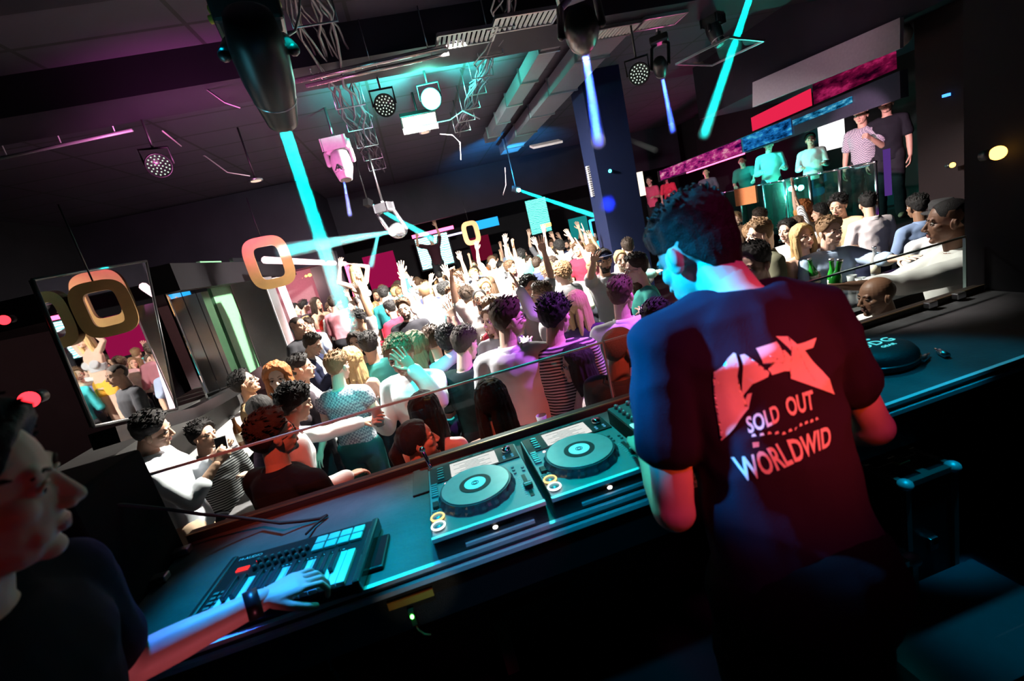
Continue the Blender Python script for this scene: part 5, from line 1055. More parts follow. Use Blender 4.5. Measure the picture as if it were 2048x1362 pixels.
  ('pompadour', 'man with a blond quiff in an olive jacket looking left', (3.03, 3.654, 1.683), 285, 0, {'arms': ('bent', 'low'), 'top': 'shirt', 'collar': True, 'hk': 'm'}, 'quiff', 'light', 'fair', (0.09, 0.09, 0.06), (0.5, 0.5, 0.48), {'tn': 'jacket'}),
  ('blonde', 'blonde woman in a red strapless top touching her cheek', (3.406, 3.568, 1.573), 190, 0, {'arms': ('cheek', 'drink'), 'fem': True, 'hk': 'f', 'top': 'cami', 'head': (0, -4, 6)}, 'long', 'blond', 'fair', (0.42, 0.015, 0.03), (0.02, 0.02, 0.024), {}),
  ('blueshirt', 'man in a light blue shirt facing us beside the blonde woman', (3.43, 3.311, 1.598), 195, 0, {'arms': ('fwd', 'low'), 'top': 'rolled', 'collar': True, 'hk': 'm', 'head': (-8, 0, 0), 'build': 1.05}, 'quiff', 'light', 'fair', (0.45, 0.6, 0.8), (0.03, 0.035, 0.07), {}),
  ('paleback', 'man in a pale shirt seen from behind at the back bar', (5.137, 4.438, 1.592), 20, 0, {'arms': ('bent', 'bent'), 'top': 'shirt', 'collar': True, 'hk': 'm', 'head': (15, 8, 0)}, 'fade', 'black', 'mid', (0.75, 0.68, 0.7), (0.03, 0.035, 0.07), {}),
  ('denimback', 'man in a blue shirt seen from behind at the back bar', (4.916, 3.744, 1.531), 15, 0, {'arms': ('bent', 'low'), 'top': 'shirt', 'collar': True, 'hk': 'm'}, 'fade', 'black', 'brown', (0.2, 0.28, 0.45), (0.03, 0.035, 0.07), {}),
  ('hatman', 'man in a black hat and white shirt seen from behind at the right edge', (4.203, 3.012, 1.534), 40, 0, {'arms': ('bent', 'out'), 'top': 'shirt', 'collar': True, 'hk': 'm', 'build': 1.1}, 'short', 'black', 'brown', (0.8, 0.8, 0.82), (0.03, 0.035, 0.07), {'hat': 1}),
  ('bald', 'bald man with dark skin looking left behind the right glass pane', (2.327, 1.994, 1.429), 285, 0, {'arms': ('low', 'low'), 'top': 'shirt', 'collar': True, 'hk': 'mw', 'build': 1.1, 'head': (0, 4, 0), 'fine': 0.0095}, None, 'black', 'dark', (0.75, 0.72, 0.72), (0.02, 0.02, 0.024), {}),
  ('bottleman', 'man in white at the right edge holding out a green bottle', (2.982, 2.107, 1.696), 312, 0, {'arms': ('fwd', 'reach'), 'top': 'rolled', 'collar': True, 'hk': 'mw', 'build': 1.08}, 'buzz', 'black', 'dark', (0.8, 0.78, 0.74), (0.02, 0.02, 0.024), {}),
  ('auburn', 'woman with dark auburn hair seen from behind next to the olive jacket', (2.997, 4.071, 1.601), 5, 0, {'arms': ('low', 'low'), 'fem': True, 'hk': 'f', 'top': 'tee'}, 'long', 'darkbrown', 'fair', (0.3, 0.2, 0.08), (0.02, 0.02, 0.024), {}),
  ('raised', 'person in a striped pale shirt raising a hand by the balcony wall', (5.359, 5.302, 1.53), 330, 0, {'arms': ('upbent', 'low'), 'top': 'shirt', 'hk': 'm'}, 'short', 'black', 'mid', (0.8, 0.8, 0.82), (0.02, 0.02, 0.024), {'m': 'pin'}),
  ('darkspecs', 'man with dark hair leaning forward behind the man in the blue shirt', (4.986, 4.678, 1.629), 250, 0, {'arms': ('bent', 'low'), 'top': 'tee', 'hk': 'm', 'head': (0, 14, 0)}, 'messy', 'black', 'mid', (0.7, 0.5, 0.3), (0.02, 0.02, 0.024), {}),
  ('tan2', 'man with dark hair looking down left behind the blonde woman', (3.848, 4.222, 1.564), 260, 0, {'arms': ('bent', 'low'), 'top': 'tee', 'hk': 'm'}, 'short', 'black', 'fair', (0.3, 0.3, 0.3), (0.02, 0.02, 0.024), {}),
  ('orangehair', 'woman with orange lit hair in the crowd below the balcony', (5.451, 5.685, 1.597), 330, 0, {'arms': ('up', 'low'), 'fem': True, 'hk': 'f', 'top': 'tee'}, 'wavy', 'ginger', 'fair', (0.6, 0.3, 0.1), (0.02, 0.02, 0.024), {}),
  ('dancer', 'dancer in yellow shorts and a silver top raised above the crowd', (-1.08, 8.484, 2.213), 140, 0.52, {'arms': ('behind', 'upbent'), 'fem': True, 'hk': 'f', 'top': 'crop', 'bottom': 'shorts'}, 'long', 'blond', 'fair', (0.6, 0.6, 0.62), (0.8, 0.42, 0.06), {'m': None}),
  ('armup', 'man in a dark teal shirt with one arm up beside the dancer', (-0.708, 8.307, 1.737), 10, 0, {'arms': ('bent', 'upbent'), 'top': 'shirt', 'hk': 'm'}, 'short', 'black', 'fair', (0.02, 0.16, 0.17), (0.02, 0.02, 0.024), {}),
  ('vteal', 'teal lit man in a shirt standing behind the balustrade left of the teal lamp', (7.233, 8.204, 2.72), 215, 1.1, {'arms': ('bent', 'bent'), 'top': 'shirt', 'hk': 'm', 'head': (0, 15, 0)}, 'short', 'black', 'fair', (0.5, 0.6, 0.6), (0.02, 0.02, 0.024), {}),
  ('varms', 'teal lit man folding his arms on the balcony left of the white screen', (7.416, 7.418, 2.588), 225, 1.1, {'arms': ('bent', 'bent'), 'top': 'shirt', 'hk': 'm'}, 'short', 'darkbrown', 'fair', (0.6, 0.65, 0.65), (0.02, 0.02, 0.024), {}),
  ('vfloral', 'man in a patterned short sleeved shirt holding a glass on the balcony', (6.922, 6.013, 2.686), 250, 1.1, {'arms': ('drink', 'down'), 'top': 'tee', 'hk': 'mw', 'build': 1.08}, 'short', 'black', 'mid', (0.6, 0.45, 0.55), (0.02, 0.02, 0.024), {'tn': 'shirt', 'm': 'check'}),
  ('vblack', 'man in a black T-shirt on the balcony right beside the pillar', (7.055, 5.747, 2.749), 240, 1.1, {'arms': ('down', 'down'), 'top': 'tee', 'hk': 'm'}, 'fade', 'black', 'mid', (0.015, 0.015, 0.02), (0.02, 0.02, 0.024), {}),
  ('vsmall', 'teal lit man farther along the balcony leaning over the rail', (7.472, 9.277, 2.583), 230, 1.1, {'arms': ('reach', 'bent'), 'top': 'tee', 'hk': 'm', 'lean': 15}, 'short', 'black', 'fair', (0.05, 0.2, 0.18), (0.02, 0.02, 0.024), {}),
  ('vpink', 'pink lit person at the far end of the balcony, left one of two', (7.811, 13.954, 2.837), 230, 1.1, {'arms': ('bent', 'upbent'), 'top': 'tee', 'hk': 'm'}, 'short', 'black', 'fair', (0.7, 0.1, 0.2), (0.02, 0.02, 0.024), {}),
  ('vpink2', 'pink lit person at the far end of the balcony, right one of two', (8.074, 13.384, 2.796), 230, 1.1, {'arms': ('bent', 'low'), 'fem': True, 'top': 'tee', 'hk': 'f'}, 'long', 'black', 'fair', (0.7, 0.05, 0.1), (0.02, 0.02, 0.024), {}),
  ('vmid', 'person at the middle of the balcony under the blue reflection', (7.639, 10.806, 2.575), 225, 1.1, {'arms': ('bent', 'drink'), 'top': 'tee', 'hk': 'm'}, 'short', 'black', 'mid', (0.12, 0.1, 0.15), (0.02, 0.02, 0.024), {}),
  ('screenguy', 'dancer silhouetted with both arms up in front of the video screen', (0.582, 13.927, 2.652), 190, 1.0, {'arms': ('up', 'upbent'), 'top': 'tee', 'hk': 'm', 'fine': 0.014}, 'short', 'black', 'tan', (0.03, 0.01, 0.015), (0.02, 0.02, 0.024), {}),
  ('hand0', 'person with both arms raised in the crowd under the small ring', (1.56, 9.806, 1.737), 185, 0, {'arms': ('upbent', 'up'), 'top': 'tee', 'hk': 'm', 'fine': 0.014}, 'short', 'brown', 'fair', (0.8, 0.8, 0.82), (0.02, 0.02, 0.024), {}),
  ('hand1', 'person with both arms raised in the crowd under the teal poster', (2.133, 9.46, 1.74), 10, 0, {'arms': ('up', 'upbent'), 'top': 'tee', 'hk': 'm', 'fine': 0.014}, 'messy', 'black', 'fair', (0.1, 0.4, 0.35), (0.02, 0.02, 0.024), {}),
  ('hand2', 'person with both arms raised in the crowd right of the teal poster screen', (3.356, 12.182, 1.737), 200, 0, {'arms': ('upbent', 'up'), 'top': 'tee', 'hk': 'm', 'fine': 0.014}, 'fade', 'darkbrown', 'fair', (0.2, 0.2, 0.22), (0.02, 0.02, 0.024), {}),
  ('hand3', 'person with both arms raised in the crowd left of the blue loop', (2.922, 9.24, 1.739), 350, 0, {'arms': ('up', 'upbent'), 'top': 'tee', 'hk': 'm', 'fine': 0.014}, 'curly', 'black', 'fair', (0.8, 0.8, 0.82), (0.02, 0.02, 0.024), {}),
  ('hand4', 'person with both arms raised in the crowd below the blue loop', (2.786, 7.211, 1.628), 290, 0, {'arms': ('upbent', 'up'), 'top': 'tee', 'hk': 'm', 'fine': 0.014}, 'short', 'brown', 'fair', (0.7, 0.2, 0.25), (0.02, 0.02, 0.024), {}),
  ('hand5', 'person with both arms raised in the crowd in front of the video screen', (-0.007, 6.638, 1.707), 10, 0, {'arms': ('up', 'upbent'), 'top': 'tee', 'hk': 'm', 'fine': 0.014}, 'buzz', 'light', 'fair', (0.8, 0.8, 0.82), (0.02, 0.02, 0.024), {})
]
MM = {'stripe':STRIPE, 'pin':PINSTRIPE, 'check':CHECK, 'satin':GLOSSCLOTH}
BY = {}
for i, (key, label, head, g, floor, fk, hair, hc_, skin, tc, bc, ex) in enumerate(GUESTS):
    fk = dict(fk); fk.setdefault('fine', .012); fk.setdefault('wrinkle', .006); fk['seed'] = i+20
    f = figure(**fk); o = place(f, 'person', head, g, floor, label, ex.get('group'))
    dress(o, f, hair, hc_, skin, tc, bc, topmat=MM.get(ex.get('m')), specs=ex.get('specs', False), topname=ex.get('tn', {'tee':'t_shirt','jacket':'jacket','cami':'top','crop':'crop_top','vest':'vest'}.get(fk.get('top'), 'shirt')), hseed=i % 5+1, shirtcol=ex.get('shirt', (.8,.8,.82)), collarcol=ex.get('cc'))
    if ex.get('hat'):
        hb = bmesh.new(); loft(hb, [ring(V((0,-.01,z)), Matrix.Identity(3), a, a*1.2, 24) for z, a in ((.04,.135),(.05,.14),(.055,.09),(.12,.088),(.145,.07),(.15,.03))]); new('hat', to_mesh(hb, 'hat', [mat('hat_felt', (.012,.012,.013), .9)], True), o, f['MH'])
    if ex.get('capm'):
        hb = bmesh.new(); ell(hb, (0,-.012,.045), (.084,.105,.08)); box(hb, (0,.115,.055), (.13,.09,.008)); new('cap', to_mesh(hb, 'cap', [mat('cap_cloth', (.03,.04,.09), .9)], True), o, f['MH'])
    BY[key] = (o, f)
# things people hold
def inhand(key, s, off=(0,.075,-.03)):
    o, f = BY[key]; return world(o, f['hands'][s] @ V(off))
ph = empty('phone', inhand('phoneman', 1, (-.02,.09,-.035)), 'phone held up in both hands by the man at the far left', 'phone', rot=(rad(70),0,rad(0)))
bx('case', (0,0,0), (.075,.15,.009), WHITEPL, ph, bev=.003); bx('display', (0,0,.0052), (.068,.135,.001), mat('phone_glass', ), ph)
bottle((-2.129, 4.678, 0.84), BOT[1], 'brown beer bottle with a blue and orange label standing on the white low table', s=1.25, label_col=(.1,.2,.5))
bo_ = inhand('bottleman', -1); bottle(bo_-V((0,0,.08)), BOT[0], 'bright green bottle held up by the man at the right edge', tilt=(0,rad(20),0), s=1.1)
bottle(inhand('blonde', 1)-V((0,0,.1)), BOT[0], 'green bottle held by the blonde woman in the red top', tilt=(0,rad(-12),0), s=1.1)
tumbler(inhand('seatwoman', -1)-V((0,0,.05)), 'clear drinking glass held by the seated woman with long dark hair', .12, .033, None, (.7,.3,.12))
tumbler(inhand('tealman', 1)-V((0,0,.05)), 'clear drinking glass held by the teal lit man', .12, .033, None, (.6,.62,.6))
# ---------------------------------------------------------------- the crowd on the dance floor
PROTO = []
for k, (fk, hair, nm, hs) in enumerate([
    (dict(arms=('down','bent'), top='tee', hk='m'), 'short','t_shirt',1), (dict(arms=('bent','drink'), top='shirt', hk='mb', collar=True), 'fade','shirt',2), (dict(arms=('up','down'), top='tee', hk='m'), 'messy','t_shirt',3),
    (dict(arms=('low','low'), top='shirt', hk='m', collar=True), 'quiff','shirt',4), (dict(arms=('upbent','down'), top='tee', hk='mw'), 'curly','t_shirt',5), (dict(arms=('down','drink'), top='tee', hk='mb', build=1.08), 'buzz','t_shirt',6),
    (dict(arms=('bent','bent'), fem=True, top='cami', hk='f'), 'long','top',1), (dict(arms=('upbent','low'), fem=True, top='cami', hk='f'), 'wavy','top',2), (dict(arms=('down','cheek'), fem=True, top='tee', hk='f'), 'long','t_shirt',3), (dict(arms=('drink','down'), fem=True, top='tee', hk='f'), 'bun','t_shirt',4)]):
    f = figure(**fk, fine=.015, wrinkle=.007, seed=60+k); PROTO.append((f, hair, nm, hs))
CROWD = [
  (0.58, 4.21, 0.967, 315, 1, 3, 'mid', (0.3, 0.02, 0.04), 'light-brown-haired man in dark red, drink in hand, back turned, front rows under the small ring'),
  (-0.41, 4.66, 0.884, 328, 9, 2, 'mid', (0.03, 0.035, 0.08), 'brown-haired woman in navy, hair bun, back turned, front rows under the video screen'),
  (1.04, 4.6, 1.01, 166, 2, 0, 'mid', (0.3, 0.3, 0.32), 'black-haired man in grey, arm raised, facing us, front rows under the teal poster'),
  (3.95, 4.92, 0.952, 159, 3, 3, 'fair', (0.03, 0.035, 0.08), 'light-brown-haired man in navy, high quiff, facing us, front rows below the balcony'),
  (4.57, 4.89, 0.926, 136, 8, 2, 'fair', (0.3, 0.02, 0.04), 'brown-haired woman in dark red, hand on cheek, facing us, front rows below the balcony'),
  (-0.29, 5.64, 1.02, 188, 1, 2, 'fair', (0.02, 0.02, 0.025), 'brown-haired man in black, drink in hand, facing us, front rows under the video screen'),
  (0.48, 5.67, 0.992, 25, 0, 1, 'mid', (0.82, 0.82, 0.84), 'dark-brown-haired man in white, one arm bent, back turned, front rows under the small ring'),
  (1.83, 5.68, 0.98, 216, 1, 1, 'fair', (0.75, 0.68, 0.55), 'dark-brown-haired man in cream, drink in hand, facing us, front rows under the blue loop'),
  (4.34, 5.55, 0.917, 48, 8, 2, 'mid', (0.03, 0.035, 0.08), 'brown-haired woman in navy, hand on cheek, back turned, front rows below the balcony'),
  (-0.9, 6.1, 0.997, 227, 2, 0, 'tan', (0.82, 0.82, 0.84), 'black-haired man in white, arm raised, facing us, middle rows near the dancer'),
  (0.38, 6.09, 1.004, 224, 4, 2, 'mid', (0.75, 0.5, 0.5), 'brown-haired man in pale pink, curly, hand raised, facing us, middle rows under the small ring'),
  (1.21, 5.99, 0.941, 187, 9, 4, 'mid', (0.03, 0.035, 0.08), 'blond-haired woman in navy, hair bun, facing us, front rows under the teal poster'),
  (2.95, 6.12, 1.015, 11, 3, 1, 'fair', (0.82, 0.82, 0.84), 'dark-brown-haired man in white, high quiff, back turned, middle rows by the blue column'),
  (5.06, 6.01, 0.993, 331, 0, 1, 'fair', (0.8, 0.78, 0.76), 'dark-brown-haired man in white, one arm bent, back turned, middle rows below the balcony'),
  (0.48, 6.6, 0.962, 355, 5, 1, 'fair', (0.3, 0.3, 0.32), 'dark-brown-haired man in grey, cropped, drinking, back turned, middle rows under the small ring'),
  (0.81, 6.29, 0.979, 175, 0, 4, 'tan', (0.02, 0.02, 0.025), 'blond-haired man in black, one arm bent, facing us, middle rows under the small ring'),
  (1.79, 6.39, 0.978, 339, 4, 3, 'fair', (0.45, 0.55, 0.75), 'light-brown-haired man in pale blue, curly, hand raised, back turned, middle rows under the teal poster'),
  (2.45, 6.42, 0.9, 44, 9, 3, 'mid', (0.02, 0.02, 0.025), 'light-brown-haired woman in black, hair bun, back turned, middle rows under the blue loop'),
  (4.55, 6.24, 0.971, 339, 0, 2, 'brown', (0.75, 0.68, 0.55), 'brown-haired man in cream, one arm bent, back turned, middle rows below the balcony'),
  (4.98, 6.45, 0.988, 230, 1, 3, 'fair', (0.75, 0.68, 0.55), 'light-brown-haired man in cream, drink in hand, facing us, middle rows below the balcony'),
  (-1.05, 6.87, 0.915, 318, 6, 3, 'tan', (0.8, 0.78, 0.76), 'light-brown-haired woman in white, long hair, back turned, middle rows near the dancer'),
  (-0.55, 6.95, 0.97, 315, 1, 0, 'fair', (0.3, 0.02, 0.04), 'black-haired man in dark red, drink in hand, back turned, middle rows near the dancer'),
  (0.02, 7.07, 0.998, 190, 0, 4, 'fair', (0.08, 0.4, 0.38), 'blond-haired man in teal, one arm bent, facing us, middle rows under the video screen'),
  (0.89, 6.76, 0.967, 185, 1, 1, 'fair', (0.8, 0.78, 0.76), 'dark-brown-haired man in white, drink in hand, facing us, middle rows under the small ring'),
  (1.99, 6.76, 1.003, 360, 0, 1, 'fair', (0.02, 0.02, 0.025), 'dark-brown-haired man in black, one arm bent, back turned, middle rows under the teal poster'),
  (5.07, 6.98, 0.898, 317, 8, 4, 'mid', (0.45, 0.55, 0.75), 'blond-haired woman in pale blue, hand on cheek, back turned, middle rows below the balcony'),
  (-0.51, 7.49, 0.933, 174, 7, 2, 'fair', (0.08, 0.4, 0.38), 'brown-haired woman in teal, wavy, hand raised, facing us, middle rows under the video screen'),
  (0.29, 7.52, 0.989, 39, 4, 0, 'mid', (0.75, 0.68, 0.55), 'black-haired man in cream, curly, hand raised, back turned, middle rows under the video screen'),
  (1.09, 7.55, 0.937, 331, 6, 2, 'fair', (0.03, 0.035, 0.08), 'brown-haired woman in navy, long hair, back turned, middle rows under the small ring'),
  (-1.96, 7.91, 0.969, 208, 0, 1, 'mid', (0.45, 0.55, 0.75), 'dark-brown-haired man in pale blue, one arm bent, facing us, middle rows near the dancer'),
  (-0.18, 7.92, 0.958, 172, 5, 0, 'fair', (0.8, 0.78, 0.76), 'black-haired man in white, cropped, drinking, facing us, middle rows under the video screen'),
  (2.04, 7.99, 0.983, 47, 3, 1, 'mid', (0.03, 0.035, 0.08), 'dark-brown-haired man in navy, high quiff, back turned, middle rows under the teal poster'),
  (0.03, 8.46, 0.993, 20, 4, 3, 'mid', (0.03, 0.035, 0.08), 'light-brown-haired man in navy, curly, hand raised, back turned, middle rows under the video screen'),
  (0.39, 8.23, 0.89, 229, 7, 0, 'mid', (0.3, 0.3, 0.32), 'black-haired woman in grey, wavy, hand raised, facing us, middle rows under the video screen'),
  (1.57, 8.15, 1.014, 131, 2, 2, 'tan', (0.75, 0.5, 0.5), 'brown-haired man in pale pink, arm raised, facing us, middle rows under the teal poster'),
  (2.97, 8.23, 1.025, 222, 4, 2, 'tan', (0.3, 0.02, 0.04), 'brown-haired man in dark red, curly, hand raised, facing us, middle rows under the blue loop'),
  (3.74, 8.39, 1.005, 142, 4, 1, 'mid', (0.3, 0.3, 0.32), 'dark-brown-haired man in grey, curly, hand raised, facing us, middle rows by the blue column'),
  (-2.22, 8.82, 0.957, 203, 9, 4, 'brown', (0.3, 0.02, 0.04), 'blond-haired woman in dark red, hair bun, facing us, middle rows near the dancer'),
  (-0.46, 8.66, 1.005, 128, 1, 3, 'tan', (0.75, 0.68, 0.55), 'light-brown-haired man in cream, drink in hand, facing us, middle rows under the video screen'),
  (-0.0, 8.89, 0.94, 201, 9, 1, 'fair', (0.75, 0.68, 0.55), 'dark-brown-haired woman in cream, hair bun, facing us, middle rows under the video screen'),
  (0.56, 8.7, 1.02, 172, 2, 2, 'mid', (0.45, 0.55, 0.75), 'brown-haired man in pale blue, arm raised, facing us, middle rows under the small ring'),
  (2.3, 8.86, 0.9, 198, 8, 3, 'mid', (0.02, 0.02, 0.025), 'light-brown-haired woman in black, hand on cheek, facing us, middle rows under the teal poster'),
  (4.36, 8.84, 1.013, 318, 0, 0, 'fair', (0.75, 0.68, 0.55), 'black-haired man in cream, one arm bent, back turned, middle rows by the blue column'),
  (-1.26, 9.05, 1.023, 347, 1, 2, 'fair', (0.75, 0.68, 0.55), 'brown-haired man in cream, drink in hand, back turned, far rows near the dancer'),
  (-0.58, 9.25, 1.002, 14, 1, 4, 'fair', (0.03, 0.035, 0.08), 'blond-haired man in navy, drink in hand, back turned, far rows under the video screen'),
  (1.04, 9.44, 0.984, 140, 3, 4, 'fair', (0.45, 0.55, 0.75), 'blond-haired man in pale blue, high quiff, facing us, far rows under the small ring'),
  (3.41, 9.21, 0.997, 305, 5, 4, 'fair', (0.3, 0.02, 0.04), 'blond-haired man in dark red, cropped, drinking, back turned, far rows under the blue loop'),
  (3.94, 9.05, 1.006, 21, 5, 2, 'fair', (0.8, 0.78, 0.76), 'brown-haired man in white, cropped, drinking, back turned, far rows under the blue loop'),
  (4.48, 9.38, 0.91, 169, 7, 2, 'fair', (0.8, 0.78, 0.76), 'brown-haired woman in white, wavy, hand raised, facing us, far rows by the blue column'),
  (-1.94, 9.83, 1.01, 152, 4, 2, 'fair', (0.8, 0.78, 0.76), 'brown-haired man in white, curly, hand raised, facing us, far rows near the dancer'),
  (-1.52, 9.85, 0.966, 203, 9, 1, 'fair', (0.75, 0.5, 0.5), 'dark-brown-haired woman in pale pink, hair bun, facing us, far rows near the dancer'),
  (-1.05, 9.67, 0.897, 178, 9, 4, 'tan', (0.3, 0.02, 0.04), 'blond-haired woman in dark red, hair bun, facing us, far rows near the dancer'),
  (-0.56, 9.71, 1.022, 195, 3, 2, 'fair', (0.75, 0.68, 0.55), 'brown-haired man in cream, high quiff, facing us, far rows under the video screen'),
  (0.09, 9.83, 0.911, 187, 8, 2, 'tan', (0.75, 0.5, 0.5), 'brown-haired woman in pale pink, hand on cheek, facing us, far rows under the video screen'),
  (3.01, 9.67, 1.009, 21, 0, 1, 'mid', (0.3, 0.3, 0.32), 'dark-brown-haired man in grey, one arm bent, back turned, far rows under the blue loop'),
  (3.84, 9.7, 0.917, 310, 6, 1, 'fair', (0.8, 0.78, 0.76), 'dark-brown-haired woman in white, long hair, back turned, far rows under the blue loop'),
  (-1.02, 10.28, 1.008, 193, 1, 1, 'tan', (0.75, 0.5, 0.5), 'dark-brown-haired man in pale pink, drink in hand, facing us, far rows near the dancer'),
  (-0.05, 10.28, 0.907, 144, 9, 1, 'mid', (0.75, 0.68, 0.55), 'dark-brown-haired woman in cream, hair bun, facing us, far rows under the video screen'),
  (0.72, 10.06, 0.979, 188, 0, 1, 'fair', (0.75, 0.68, 0.55), 'dark-brown-haired man in cream, one arm bent, facing us, far rows under the small ring'),
  (1.8, 10.34, 0.968, 131, 5, 0, 'tan', (0.3, 0.3, 0.32), 'black-haired man in grey, cropped, drinking, facing us, far rows under the small ring'),
  (2.42, 10.18, 0.957, 140, 1, 1, 'mid', (0.75, 0.5, 0.5), 'dark-brown-haired man in pale pink, drink in hand, facing us, far rows under the teal poster'),
  (3.09, 10.21, 0.953, 349, 3, 0, 'tan', (0.08, 0.4, 0.38), 'black-haired man in teal, high quiff, back turned, far rows under the teal poster'),
  (3.6, 10.24, 1.024, 228, 2, 1, 'mid', (0.75, 0.5, 0.5), 'dark-brown-haired man in pale pink, arm raised, facing us, far rows under the blue loop'),
  (4.44, 10.28, 0.887, 144, 9, 1, 'fair', (0.75, 0.68, 0.55), 'dark-brown-haired woman in cream, hair bun, facing us, far rows under the blue loop'),
  (-1.92, 10.62, 0.951, 152, 5, 3, 'brown', (0.3, 0.02, 0.04), 'light-brown-haired man in dark red, cropped, drinking, facing us, far rows near the dancer'),
  (-0.54, 10.67, 1.034, 203, 4, 1, 'fair', (0.82, 0.82, 0.84), 'dark-brown-haired man in white, curly, hand raised, facing us, far rows under the video screen'),
  (1.26, 10.75, 0.975, 354, 3, 1, 'mid', (0.02, 0.02, 0.025), 'dark-brown-haired man in black, high quiff, back turned, far rows under the small ring'),
  (1.86, 10.81, 0.958, 145, 3, 0, 'tan', (0.75, 0.68, 0.55), 'black-haired man in cream, high quiff, facing us, far rows under the small ring'),
  (3.87, 10.64, 0.989, 131, 0, 0, 'brown', (0.3, 0.02, 0.04), 'black-haired man in dark red, one arm bent, facing us, far rows under the blue loop'),
  (4.91, 10.82, 0.952, 208, 1, 0, 'mid', (0.75, 0.68, 0.55), 'black-haired man in cream, drink in hand, facing us, far rows by the blue column'),
  (-2.05, 11.1, 1.023, 49, 0, 2, 'mid', (0.75, 0.68, 0.55), 'brown-haired man in cream, one arm bent, back turned, far rows near the dancer'),
  (-1.09, 10.97, 0.945, 196, 6, 3, 'mid', (0.75, 0.68, 0.55), 'light-brown-haired woman in cream, long hair, facing us, far rows near the dancer'),
  (-0.62, 11.19, 0.955, 232, 6, 1, 'mid', (0.45, 0.55, 0.75), 'dark-brown-haired woman in pale blue, long hair, facing us, far rows under the video screen'),
  (-0.12, 11.02, 1.01, 0, 3, 2, 'mid', (0.82, 0.82, 0.84), 'brown-haired man in white, high quiff, back turned, far rows under the video screen'),
  (0.43, 11.09, 1.033, 354, 5, 0, 'fair', (0.75, 0.68, 0.55), 'black-haired man in cream, cropped, drinking, back turned, far rows under the video screen'),
  (1.01, 11.13, 0.998, 26, 3, 2, 'mid', (0.45, 0.55, 0.75), 'brown-haired man in pale blue, high quiff, back turned, far rows under the small ring'),
  (1.6, 11.3, 0.917, 28, 9, 5, 'brown', (0.75, 0.68, 0.55), 'ginger-haired woman in cream, hair bun, back turned, far rows under the small ring'),
  (2.25, 11.28, 0.962, 136, 9, 3, 'fair', (0.82, 0.82, 0.84), 'light-brown-haired woman in white, hair bun, facing us, far rows under the teal poster'),
  (3.34, 11.03, 0.981, 355, 5, 4, 'fair', (0.03, 0.035, 0.08), 'blond-haired man in navy, cropped, drinking, back turned, far rows under the teal poster'),
  (3.97, 11.15, 0.924, 137, 6, 5, 'fair', (0.75, 0.5, 0.5), 'ginger-haired woman in pale pink, long hair, facing us, far rows under the blue loop'),
  (4.44, 11.17, 0.956, 30, 4, 4, 'brown', (0.82, 0.82, 0.84), 'blond-haired man in white, curly, hand raised, back turned, far rows under the blue loop'),
  (5.3, 11.31, 0.983, 227, 0, 1, 'mid', (0.82, 0.82, 0.84), 'dark-brown-haired man in white, one arm bent, facing us, far rows by the blue column'),
  (-2.78, 11.41, 0.886, 44, 6, 1, 'mid', (0.75, 0.5, 0.5), 'dark-brown-haired woman in pale pink, long hair, back turned, far rows near the dancer'),
  (-2.19, 11.56, 0.936, 7, 7, 4, 'tan', (0.02, 0.02, 0.025), 'blond-haired woman in black, wavy, hand raised, back turned, far rows near the dancer'),
  (-1.55, 11.43, 0.91, 17, 6, 3, 'brown', (0.8, 0.78, 0.76), 'light-brown-haired woman in white, long hair, back turned, far rows near the dancer'),
  (-1.08, 11.42, 0.894, 310, 7, 3, 'mid', (0.02, 0.02, 0.025), 'light-brown-haired woman in black, wavy, hand raised, back turned, far rows near the dancer'),
  (-0.08, 11.64, 0.968, 26, 0, 2, 'fair', (0.75, 0.5, 0.5), 'brown-haired man in pale pink, one arm bent, back turned, far rows under the video screen'),
  (0.35, 11.58, 0.896, 166, 6, 4, 'mid', (0.75, 0.68, 0.55), 'blond-haired woman in cream, long hair, facing us, far rows under the video screen'),
  (0.78, 11.53, 0.961, 202, 0, 1, 'fair', (0.8, 0.78, 0.76), 'dark-brown-haired man in white, one arm bent, facing us, far rows under the small ring'),
  (1.5, 11.73, 0.961, 314, 2, 3, 'mid', (0.45, 0.55, 0.75), 'light-brown-haired man in pale blue, arm raised, back turned, far rows under the small ring'),
  (2.52, 11.64, 1.004, 345, 4, 2, 'tan', (0.45, 0.55, 0.75), 'brown-haired man in pale blue, curly, hand raised, back turned, far rows under the teal poster'),
  (4.46, 11.79, 0.951, 223, 3, 1, 'fair', (0.3, 0.3, 0.32), 'dark-brown-haired man in grey, high quiff, facing us, far rows under the blue loop'),
  (-2.76, 12.21, 0.991, 165, 1, 2, 'tan', (0.08, 0.4, 0.38), 'brown-haired man in teal, drink in hand, facing us, far rows near the dancer'),
  (-1.03, 11.98, 1.01, 345, 1, 3, 'tan', (0.45, 0.55, 0.75), 'light-brown-haired man in pale blue, drink in hand, back turned, far rows near the dancer'),
  (-0.49, 11.89, 1.009, 52, 0, 2, 'tan', (0.75, 0.5, 0.5), 'brown-haired man in pale pink, one arm bent, back turned, far rows under the video screen'),
  (0.99, 12.14, 0.967, 197, 6, 3, 'fair', (0.08, 0.4, 0.38), 'light-brown-haired woman in teal, long hair, facing us, far rows under the small ring'),
  (1.84, 12.15, 0.963, 212, 3, 0, 'brown', (0.08, 0.4, 0.38), 'black-haired man in teal, high quiff, facing us, far rows under the small ring'),
  (4.07, 12.04, 0.989, 220, 1, 0, 'mid', (0.03, 0.035, 0.08), 'black-haired man in navy, drink in hand, facing us, far rows under the blue loop'),
  (4.83, 12.02, 1.02, 181, 0, 0, 'fair', (0.75, 0.5, 0.5), 'black-haired man in pale pink, one arm bent, facing us, far rows under the blue loop'),
  (-1.72, 12.56, 0.992, 324, 1, 0, 'brown', (0.8, 0.78, 0.76), 'black-haired man in white, drink in hand, back turned, far rows near the dancer'),
